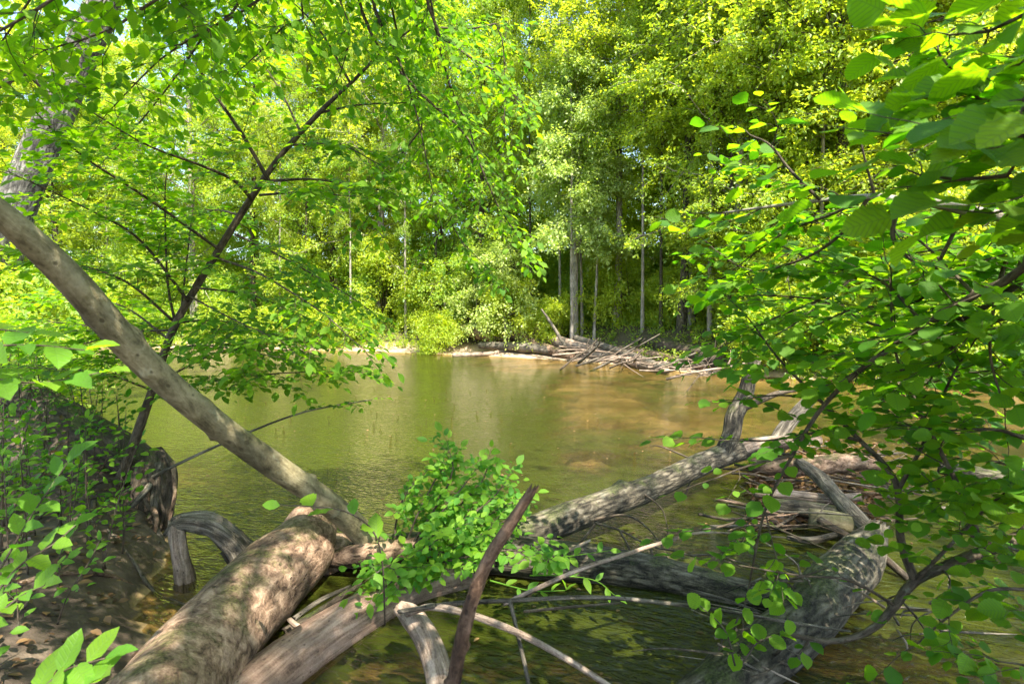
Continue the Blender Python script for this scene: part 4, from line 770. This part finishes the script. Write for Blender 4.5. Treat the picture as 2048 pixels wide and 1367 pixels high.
# ================================================================== LEANING SAPLING (left)
b = P(185, 1015, 4.7)
t = thing('sapling', b, 'slender leaning sapling with layered sprays of toothed green leaves', 'sapling')
mb = MB(); tr = PX((150, 1025, 4.75), (185, 1015, 4.7), (235, 968, 4.65), (268, 885, 4.6), (308, 770, 4.6), (350, 650, 4.55), (430, 512, 4.5), (500, 400, 4.45), (560, 313, 4.4), (640, 224, 4.35), (705, 163, 4.3), (775, 95, 4.25), (850, 40, 4.2))
tube(mb, tr, [.040, .052, .045, .036, .032, .029, .027, .025, .021, .017, .013, .009, .005], 12, n=110, bump=.10, bfreq=10, seed=60); part('trunk', mb, MAT['bark_twig'], t)
pl = Plant(61)
elm = dict(every=.074, tl=.54, leaf=.082, gap=.042, bias=(0, -.10, 1.0), jit=.30, droop=.16, sub=1)
for q, r in ((((540, 365, 4.4), (480, 262, 4.2), (405, 150, 4.0), (340, 10, 3.8), (300, -80, 3.7)), .016), (((505, 400, 4.45), (470, 362, 4.2), (400, 330, 3.9), (290, 288, 3.5), (130, 190, 3.0)), .016),
             (((540, 362, 4.4), (620, 358, 4.5), (690, 368, 4.6), (780, 385, 4.6)), .012), (((520, 390, 4.45), (600, 385, 4.2), (700, 392, 4.0)), .011), (((470, 468, 4.5), (560, 512, 4.5), (680, 580, 4.6), (740, 620, 4.6)), .011),
             (((432, 515, 4.5), (520, 548, 4.2), (640, 622, 4.0), (705, 680, 3.9)), .011), (((392, 575, 4.5), (500, 590, 4.7), (610, 632, 4.9)), .010), (((350, 645, 4.55), (335, 560, 4.4), (330, 400, 4.2), (335, 330, 4.1)), .011),
             (((362, 625, 4.55), (378, 480, 4.6), (388, 400, 4.7)), .010), (((345, 640, 4.55), (250, 562, 4.2), (120, 520, 3.8), (-30, 498, 3.5)), .012), (((375, 600, 4.5), (280, 480, 4.2), (180, 420, 3.9), (20, 345, 3.5)), .013),
             (((440, 500, 4.5), (300, 400, 4.0), (150, 300, 3.5), (20, 170, 3.0)), .013), (((640, 225, 4.35), (720, 210, 4.4), (830, 205, 4.4)), .010), (((700, 165, 4.3), (640, 62, 4.1), (560, -20, 3.9)), .010),
             (((345, 660, 4.6), (250, 665, 4.6), (150, 690, 4.7), (40, 690, 4.8)), .010), (((330, 700, 4.6), (400, 690, 4.4), (480, 700, 4.2), (560, 715, 4.1)), .009), (((352, 645, 4.55), (430, 640, 4.8), (520, 660, 5.1)), .009), (((318, 740, 4.6), (230, 715, 4.9), (130, 720, 5.2)), .009), (((300, 800, 4.6), (420, 762, 4.5), (560, 746, 4.4), (700, 742, 4.3)), .010), (((312, 765, 4.6), (450, 702, 4.7), (600, 700, 4.8)), .009), (((305, 780, 4.6), (200, 745, 4.4), (60, 735, 4.2)), .010),
             (((325, 715, 4.6), (220, 660, 4.7), (80, 640, 4.9)), .010), (((340, 680, 4.6), (240, 610, 4.9), (110, 590, 5.2)), .010), (((375, 590, 4.5), (470, 640, 4.2), (560, 680, 3.9)), .009),
             (((600, 262, 4.4), (560, 180, 4.6), (500, 90, 4.8)), .010), (((580, 290, 4.4), (680, 290, 4.2), (760, 330, 4.1)), .009), (((480, 430, 4.5), (420, 420, 4.9), (330, 440, 5.2)), .010)):
    mb = MB(); pl.spray(PX(*q), r, .003, mb=mb, **elm); part('branch', mb, MAT['bark_twig'], t)
pl.finish(t, 'elm', MAT['leaf_elm'], MAT['bark_twig'])

# low branch with a few leaves and dead clumps over the water
b = P(330, 942, 4.6); t = thing('fallen_branch', b, 'thin bare pole reaching out over the water with leafy tip', 'branch')
mb = MB(); pl = Plant(62); pl.spray(PX((240, 990, 4.55), (330, 940, 4.6), (460, 880, 4.65), (600, 826, 4.7), (735, 800, 4.75)), .017, .005, every=.11, tl=.3, leaf=.07, gap=.04, bias=(0, -.05, 1), jit=.3, start=.74, sub=0, mb=mb)
part('pole', mb, MAT['wood_grey'], t); pl.finish(t, 'elm', MAT['leaf_elm'], MAT['bark_twig'])

# ================================================================== OVERHANGING TREE (top middle and top left)
b = np.array([-1.9, -1.3, gh(-1.9, -1.3)])
t = thing('overhanging_tree', b, 'tree whose dark leafy boughs hang down into the top of the view', 'tree')
mb = MB(); tube(mb, [b - [0, 0, .2], b + [.05, .1, 1.5], b + [.1, .3, 3.2], b + [.3, .8, 4.6], b + [.6, 1.7, 5.6], b + [1.0, 2.8, 5.9]], [.16, .13, .11, .09, .07, .05], 14, n=60, bump=.1, bfreq=6, seed=63); part('trunk', mb, MAT['bark_twig'], t)
pl = Plant(64); top = b + [.6, 1.7, 5.6]; top2 = b + [1.0, 2.8, 5.9]; top3 = b + [.1, .3, 3.6]
ov = dict(every=.058, tl=.46, leaf=.074, gap=.040, bias=(0.05, -.22, 1.0), jit=.40, droop=.24, sub=1, start=.42)
for a, q, r in ((top2, ((740, -30, 3.9), (790, 100, 3.95), (832, 222, 4.0), (866, 385, 4.05)), .022), (top2, ((850, -20, 3.7), (905, 90, 3.8), (985, 140, 3.9), (1040, 205, 3.9)), .018),
                (top2, ((715, -10, 4.0), (830, 175, 4.1), (930, 268, 4.2), (990, 400, 4.25), (1040, 480, 4.3)), .018), (top2, ((780, 0, 4.2), (845, 240, 4.4), (790, 320, 4.4), (760, 420, 4.4)), .014),
                (top2, ((880, 100, 4.3), (950, 300, 4.5), (900, 440, 4.5), (960, 520, 4.5)), .014), (top2, ((820, -20, 4.3), (920, 60, 4.5), (1000, 60, 4.7), (1010, 280, 4.8)), .014),
                (top3, ((420, -120, 2.4), (330, -20, 2.4), (220, 60, 2.4), (90, 100, 2.4)), .012), (top3, ((520, -90, 2.6), (440, 40, 2.7), (330, 110, 2.8), (230, 210, 2.9)), .012), (top3, ((300, -150, 2.0), (160, -40, 2.0), (40, 40, 2.0), (-60, 90, 2.0)), .012), (top3, ((480, -100, 3.0), (400, 80, 3.4), (300, 220, 3.8), (200, 330, 4.1)), .012), (top3, ((200, -140, 2.4), (90, -40, 2.5), (20, 60, 2.7), (-50, 160, 2.8)), .010),
                (top, ((600, -60, 3.2), (560, 60, 3.3), (480, 140, 3.4)), .010), (top, ((660, -60, 3.4), (700, 60, 3.5), (680, 150, 3.6)), .010)):
    pts = np.vstack([a, 0.5 * a + 0.5 * P(*q[0]) + [0, 0, .25], PX(*q)]); mb = MB(); pl.spray(pts, r, .003, mb=mb, **ov); part('bough', mb, MAT['bark_twig'], t)
pl.finish(t, 'elm', MAT['leaf_elm'], MAT['bark_twig'])

# ================================================================== HAZEL SHRUB (right)
b = np.array([3.35, 1.7, gh(3.35, 1.7)])
t = thing('hazel_shrub', b, 'many-stemmed shrub with broad rounded green leaves overhanging the right water', 'shrub')
pl = Plant(70); hz = dict(every=.085, tl=.48, leaf=.080, gap=.046, bias=(-.03, -.16, 1.0), jit=.34, droop=.10, sub=1, start=.16)
def stem(pts, r0, r1, mat='bark_twig', **kw):
    k = dict(hz); k.update(kw); mb = MB(); pl.spray(pts, r0, r1, mb=mb, **k); return part('branch', mb, MAT[mat], t)
S0 = b + [0, 0, -.1]
stem(np.vstack([S0, b + [-.2, .25, .9], P(2180, 470, 2.3), P(2048, 440, 2.25), P(1930, 420, 2.2), P(1850, 402, 2.2), P(1800, 400, 2.2), P(1740, 392, 2.25), P(1600, 405, 2.4), P(1450, 425, 2.6)]), .034, .004, 'bark_pale', start=.45, every=.12)
stem(np.vstack([S0, b + [-.1, .1, .8], P(2150, 490, 1.9), P(2048, 545, 2.0), P(1950, 590, 2.1), P(1850, 650, 2.25), P(1720, 740, 2.45), P(1640, 820, 2.55), P(1585, 910, 2.6), P(1530, 1020, 2.65), P(1500, 1160, 2.65)]), .024, .005, start=.25, every=.17)
stem(np.vstack([S0, b + [-.15, .1, .8], P(2130, 520, 2.1), P(2048, 560, 2.2), P(1960, 620, 2.3), P(1850, 662, 2.5), P(1750, 650, 2.8), P(1640, 600, 3.0), P(1520, 590, 3.2)]), .020, .004, start=.3)
stem(np.vstack([S0, P(2200, 1020, 2.6), P(2048, 1070, 2.6), P(1920, 1120, 2.6), P(1830, 1160, 2.6), P(1790, 1210, 2.6), P(1740, 1260, 2.6), P(1660, 1282, 2.6), P(1560, 1268, 2.65), P(1480, 1300, 2.7)]), .034, .008, 'bark_twig', start=.5, every=.4, tl=.22, sub=0)
stem(PX((1830, 1160, 2.6), (1802, 1080, 2.62), (1796, 980, 2.65), (1770, 930, 2.7), (1720, 880, 2.75), (1640, 800, 2.8), (1560, 720, 2.9), (1500, 640, 3.0)), .020, .004, every=.15)
stem(PX((1970, 1105, 2.6), (1930, 1000, 2.5), (1880, 900, 2.45), (1830, 800, 2.4), (1790, 700, 2.4), (1780, 560, 2.4)), .014, .004)
stem(PX((1796, 980, 2.65), (1850, 880, 2.6), (1900, 760, 2.5), (1950, 680, 2.4)), .011, .003)
stem(PX((1720, 880, 2.75), (1640, 865, 2.7), (1540, 880, 2.7), (1440, 880, 2.75)), .010, .003, every=.2, sub=0)
stem(PX((1640, 800, 2.8), (1560, 790, 2.75), (1470, 800, 2.8)), .008, .003, every=.2, tl=.3, sub=0)
stem(PX((1585, 910, 2.6), (1500, 930, 2.6), (1420, 960, 2.6)), .008, .003, every=.2, tl=.3, sub=0)
stem(PX((1530, 1020, 2.65), (1450, 1050, 2.6), (1390, 1060, 2.6)), .007, .003, every=.2, tl=.3, sub=0)
stem(PX((1800, 410, 2.2), (1785, 460, 2.2), (1800, 500, 2.2), (1860, 550, 2.2), (1920, 620, 2.2)), .012, .003)
stem(PX((1740, 392, 2.25), (1680, 470, 2.4), (1600, 520, 2.6), (1500, 540, 2.8), (1430, 500, 2.9)), .009, .003)
stem(PX((1930, 420, 2.2), (1880, 520, 2.3), (1840, 600, 2.4), (1700, 620, 2.6), (1580, 680, 2.8)), .009, .003)
stem(PX((2048, 440, 2.25), (2000, 560, 2.2), (1980, 700, 2.2), (2010, 820, 2.2)), .010, .003)
stem(PX((2100, 900, 2.1), (2000, 860, 2.2), (1900, 860, 2.3), (1800, 850, 2.4)), .009, .003)
stem(PX((1830, 1160, 2.6), (1900, 1090, 2.4), (1990, 1000, 2.3), (2060, 960, 2.2)), .010, .003)
stem(PX((1790, 1210, 2.6), (1700, 1160, 2.5), (1600, 1150, 2.5), (1480, 1130, 2.5)), .008, .003, every=.35, sub=0)
stem(PX((1640, 400, 2.35), (1580, 340, 2.4), (1540, 290, 2.4), (1500, 270, 2.45)), .007, .003)
stem(PX((1750, 392, 2.25), (1730, 320, 2.2), (1715, 250, 2.2)), .006, .003, every=.2, tl=.15)
stem(PX((2080, 1180, 2.4), (1980, 1180, 2.4), (1900, 1230, 2.4), (1830, 1290, 2.4)), .009, .003, every=.25)
stem(PX((1740, 392, 2.25), (1660, 430, 2.5), (1560, 470, 2.9), (1440, 560, 3.2)), .008, .003)
stem(PX((1850, 650, 2.25), (1760, 560, 2.5), (1650, 530, 2.8), (1540, 480, 3.0)), .008, .003)
stem(PX((1950, 590, 2.1), (1900, 540, 2.3), (1820, 470, 2.5), (1700, 440, 2.7)), .008, .003)
stem(PX((1960, 620, 2.3), (1900, 700, 2.5), (1800, 740, 2.7), (1680, 720, 2.9)), .008, .003)
stem(PX((2100, 640, 2.1), (2000, 640, 2.2), (1920, 680, 2.3), (1860, 760, 2.4)), .008, .003)
for q in (((2120, 760, 2.3), (2000, 740, 2.5), (1880, 760, 2.8), (1760, 800, 3.1)), ((2120, 560, 2.5), (2000, 520, 2.7), (1880, 500, 3.0), (1760, 520, 3.3)), ((2120, 680, 2.6), (2000, 600, 2.9), (1860, 580, 3.2), (1700, 560, 3.5)),
          ((2140, 820, 2.6), (2020, 780, 2.9), (1900, 720, 3.2), (1760, 680, 3.5)), ((2140, 470, 2.4), (2040, 480, 2.7), (1940, 470, 3.0)), ((2120, 980, 2.3), (2020, 930, 2.4), (1940, 920, 2.5)), ((1640, 600, 3.0), (1540, 640, 3.2), (1450, 690, 3.4)), ((1700, 560, 3.4), (1600, 640, 3.5), (1500, 700, 3.6))):
    stem(PX(*q), .008, .003)
# the closest branches, top right
nr = dict(leaf=.110, gap=.052, every=.07, tl=.36, sub=0, start=.45, bias=(-.1, -.30, .9), jit=.34)
for q in (((2200, 240, 1.15), (2048, 275, 1.15), (1960, 268, 1.2), (1860, 262, 1.3)), ((2200, 330, 1.2), (2060, 345, 1.25), (1940, 360, 1.35), (1840, 350, 1.45)), ((2250, 120, 1.1), (2120, 110, 1.15), (2020, 130, 1.25), (1940, 150, 1.35)),
          ((2250, 20, 1.2), (2100, 10, 1.3), (1990, 60, 1.4), (1900, 70, 1.5)), ((2250, 420, 1.2), (2120, 400, 1.25), (2020, 420, 1.35)), ((2200, 170, 1.3), (2080, 200, 1.4), (1960, 200, 1.5), (1880, 110, 1.6))):
    stem(np.vstack([b + [-.3, -.2, 1.6], PX(*q)]), .009, .003, **nr)
for q in (((3.0, .6, 2.9), (2.2, .4, 3.4), (1.4, .5, 3.6), (.6, .8, 3.6)), ((3.0, .3, 3.0), (2.2, -.1, 3.5), (1.5, -.3, 3.8), (.8, -.1, 3.9)), ((3.0, .9, 2.8), (2.4, .8, 3.2), (1.8, .9, 3.4), (1.1, 1.1, 3.5)), ((3.0, 0, 3.0), (2.5, -.3, 3.3), (2.0, -.6, 3.5)), ((2.6, .5, 3.1), (2.0, .2, 3.3), (1.3, .1, 3.4), (.7, .3, 3.35))):  # unseen upper sprays, added above the frame to shade the close leaves
    stem(np.vstack([b + [-.1, -.3, 1.6], np.array(q)]), .012, .003, leaf=.12, gap=.055, every=.085, start=.25)
for q in (((2200, 1180, 2.3), (2080, 1120, 2.35), (1980, 1080, 2.4), (1900, 1060, 2.45)), ((2200, 1300, 2.2), (2080, 1240, 2.25), (2000, 1220, 2.3)), ((2200, 1020, 2.2), (2100, 980, 2.25), (2010, 960, 2.35), (1930, 980, 2.4)), ((2180, 1420, 2.1), (2080, 1340, 2.15), (1990, 1320, 2.2)), ((2150, 880, 2.5), (2030, 870, 2.7), (1930, 880, 2.9), (1840, 920, 3.0))):
    stem(PX(*q), .008, .003, every=.12)
pl.finish(t, 'hazel', MAT['leaf_hazel'], MAT['bark_twig'])

# ================================================================== SMALL PLANTS
b = P(800, 1120, 3.95); b[2] = .1; t = thing('leafy_shrub', b, 'small bushy green shrub growing from the logs in the middle', 'shrub'); pl = Plant(80)
cs = dict(every=.045, tl=.27, leaf=.078, gap=.036, bias=(0, -.45, .85), jit=.4, droop=.1, sub=1, start=.25)
for q in (((800, 1125, 3.95), (830, 1040, 4.0), (870, 960, 4.05), (895, 925, 4.05)), ((800, 1125, 3.95), (870, 1040, 3.9), (920, 980, 3.9), (950, 940, 3.9)), ((810, 1125, 3.9), (900, 1060, 3.8), (980, 1000, 3.85), (1010, 965, 3.9)),
          ((810, 1130, 3.9), (920, 1090, 3.7), (1010, 1040, 3.7)), ((800, 1125, 3.95), (880, 1000, 4.0), (905, 940, 4.0), (900, 905, 4.0)), ((810, 1125, 3.9), (920, 1010, 4.0), (965, 960, 4.0), (975, 930, 4.0)), ((815, 1125, 3.9), (960, 1040, 4.0), (1030, 1000, 4.05)), ((800, 1130, 3.95), (790, 1060, 4.05), (810, 990, 4.1), (845, 950, 4.1)), ((815, 1135, 3.85), (900, 1120, 3.6), (1010, 1100, 3.5), (1100, 1110, 3.45)),
          ((810, 1140, 3.8), (780, 1130, 3.5), (745, 1150, 3.4)), ((810, 1130, 3.9), (860, 1090, 3.6), (900, 1060, 3.5)), ((820, 1130, 3.9), (930, 1050, 4.1), (1000, 1010, 4.2)), ((810, 1140, 3.85), (800, 1150, 3.5), (760, 1180, 3.35))):
    mb = MB(); pl.spray(PX(*q), .010, .003, mb=mb, **cs); part('branch', mb, MAT['bark_twig'], t)
pl.finish(t, 'elm', MAT['leaf_shoot'], MAT['bark_twig'])
def shoot(name, label, stems, leaf, gap, seed, base, tmpl='lance', mat='leaf_shoot', bias=(0, -.4, .85), jit=.3, tl=.0, every=9, r=.005, cat='shoot'):
    t = thing(name, base, label, cat); pl = Plant(seed)
    for q in stems:
        w = PX(*q); mb = MB(); c, tt = tube(mb, w, np.linspace(r, r * .4, len(w)), 6, n=24); part('stem', mb, MAT['leaf_shoot' if tmpl == 'lance' else 'bark_twig'], t)
        Lw = np.linalg.norm(np.diff(c, axis=0), axis=1).sum(); k = max(3, int(Lw / gap)); rg = pl.rg
        for i in range(k + 1):
            j = min(23, int((.25 + .75 * i / k) * 23)); sd = norm(np.cross(tt[j], np.array(bias))) * (1 if i % 2 else -1)
            pl.leaf(c[j], tt[j] * .6 + sd * (.9 if i < k else .1) + rg.randn(3) * .15, leaf * rg.uniform(.65, 1.1), bias, jit)
        if tl: pl.spray(w, r * .6, .002, every, tl, leaf, gap, bias, jit, sub=0, start=.2)
    pl.finish(t, tmpl, MAT[mat], MAT['bark_twig'])
shoot('leafy_shoot', 'arching shoot with five broad leaves across the leaning trunk foot', [((770, 1250, 2.75), (765, 1130, 2.6), (745, 1060, 2.5), (690, 1022, 2.45), (620, 1012, 2.45), (560, 1010, 2.45))], .115, .13, 90, P(770, 1250, 2.75), tmpl='elm')
shoot('leafy_shoot', 'bright green shoots of narrow leaves above the mud bank', [((-60, 1240, 1.9), (10, 1120, 1.95), (70, 1020, 2.0), (135, 925, 2.05)), ((-60, 1260, 1.9), (30, 1140, 1.9), (110, 1085, 1.95), (150, 1050, 2.0)), ((-80, 1300, 1.8), (30, 1200, 1.8), (90, 1170, 1.8))], .105, .05, 91, P(-60, 1300, 1.9), tmpl='elm')
shoot('leafy_shoot', 'large bright leaves sprouting beside the mossy log base', [((-20, 1460, 1.5), (70, 1390, 1.5), (130, 1340, 1.5), (210, 1315, 1.5)), ((20, 1480, 1.5), (110, 1400, 1.45), (200, 1360, 1.45))], .12, .05, 92, P(0, 1500, 1.5), tmpl='elm')
shoot('leafy_shoot', 'blurred bluish green leaves under the leaning trunk at the left edge', [((-150, 760, 1.7), (-40, 700, 1.7), (60, 690, 1.75), (170, 700, 1.8)), ((-150, 800, 1.7), (-30, 760, 1.7), (80, 765, 1.75), (200, 745, 1.8)), ((-150, 700, 1.8), (-40, 660, 1.8), (60, 665, 1.8))], .12, .05, 93, P(-200, 800, 1.7), tmpl='elm', bias=(0, -.15, .95))
shoot('leafy_shoot', 'few small leaves on a thin stem over the roots', [((150, 1170, 3.0), (180, 1120, 3.05), (200, 1080, 3.1)), ((120, 1170, 3.0), (120, 1110, 3.0), (150, 1060, 3.0))], .075, .06, 94, P(150, 1190, 3.0), tmpl='elm')
shoot('leafy_shoot', 'narrow-leaved sprig hanging over the dark water below the level trunk', [((1060, 1150, 3.4), (1120, 1150, 3.3), (1190, 1160, 3.3), (1230, 1190, 3.3)), ((1080, 1120, 3.5), (1150, 1110, 3.4), (1220, 1100, 3.4)), ((980, 1160, 3.3), (1060, 1180, 3.2), (1130, 1180, 3.15))], .10, .085, 95, P(980, 1160, 3.4), tmpl='lance')
shoot('leafy_shoot', 'small leafy sprig among the twigs at the foot of the sunken trunk', [((1470, 1330, 2.6), (1450, 1260, 2.6), (1400, 1210, 2.6)), ((1480, 1330, 2.6), (1520, 1280, 2.6), (1560, 1270, 2.6))], .075, .055, 96, P(1475, 1340, 2.6), tmpl='hazel', mat='leaf_hazel')
for k, (lab, px0, px1, d0, d1, n0, hh0) in enumerate((('fresh green leafy plants along the lower left mud', -80, 90, 2.1, 2.9, 5, .38), ('dense green undergrowth behind the roots at the left edge', -90, 130, 2.9, 3.6, 9, .65))):
    rg = np.random.RandomState(120 + k); y = (d0 + d1) / 2; bx = base_x((px0 + px1) / 2, y); t = thing('bank_shrub', (bx, y, gh(bx, y)), lab, 'shrub'); pl = Plant(121 + k)
    for q in range(n0):
        y = rg.uniform(d0, d1); px = rg.uniform(px0, px1); g0 = np.array([base_x(px, y), y, 0]); g0[2] = max(gh(g0[0], y), .05); d = np.array([rg.uniform(-.2, .2), rg.uniform(-.2, .1), 0]); h1 = hh0 * rg.uniform(.6, 1.1); mb = MB()
        pl.spray(np.array([g0, g0 + d * .4 + [0, 0, h1 * .5], g0 + d + [0, 0, h1]]), .005, .002, every=.09, tl=.16, leaf=.062, gap=.05, bias=(0, -.35, .9), jit=.35, sub=0, start=.3, mb=mb); part('stem', mb, MAT['bark_twig'], t)
    pl.finish(t, 'elm', MAT['leaf_shoot'], MAT['bark_twig'])
# plants covering the left bank
b = np.array([-3.6, 3.9, gh(-3.6, 3.9)]); t = thing('bank_shrub', b, 'dense leafy shrub covering the left bank around the fallen dark trunk', 'shrub'); pl = Plant(97); rg = np.random.RandomState(97)
for k in range(70):
    px = rg.uniform(-80, 235); y = rg.uniform(3.3, 5.4); g0 = np.array([base_x(px, y), y, 0]); g0[2] = max(gh(g0[0], y), 0.05); hh = rg.uniform(.45, 1.0) * (1 - .3 * px / 250)
    d = np.array([rg.uniform(-.25, .25), rg.uniform(-.25, .15), 0]); mb = MB()
    pl.spray(np.array([g0, g0 + d * .4 + [0, 0, hh * .5], g0 + d + [0, 0, hh]]), .006, .002, every=.08, tl=.20, leaf=.064, gap=.042, bias=(0, -.3, .9), jit=.35, sub=0, start=.25, mb=mb); part('stem', mb, MAT['bark_twig'], t)
pl.finish(t, 'elm', MAT['leaf_elm'], MAT['bark_twig'])

# leaves and flecks drifting on the river
rg = np.random.RandomState(44); n = 420; x = rg.uniform(-6, 6, n); y = 2.4 + 12 * rg.rand(n) ** 1.4; ok = ground_h(x, y) < -.03; x, y = x[ok], y[ok]; k = len(x); az = rg.rand(k) * 6.28
mb = MB(); add_leaves(mb, TEMPL['elm_lo'], np.stack([x, y, np.full(k, .006)], -1), np.stack([np.cos(az), np.sin(az), np.zeros(k)], -1), np.array([0, 0, 1.0]) + rg.randn(k, 3) * .08, rg.uniform(.02, .06, k), rg.rand(k))
single('floating_leaves', mb, MAT['leaf_dead'], (0, 0, 0), 'small dead leaves and flecks drifting on the river', 'leaf litter', kind='stuff')
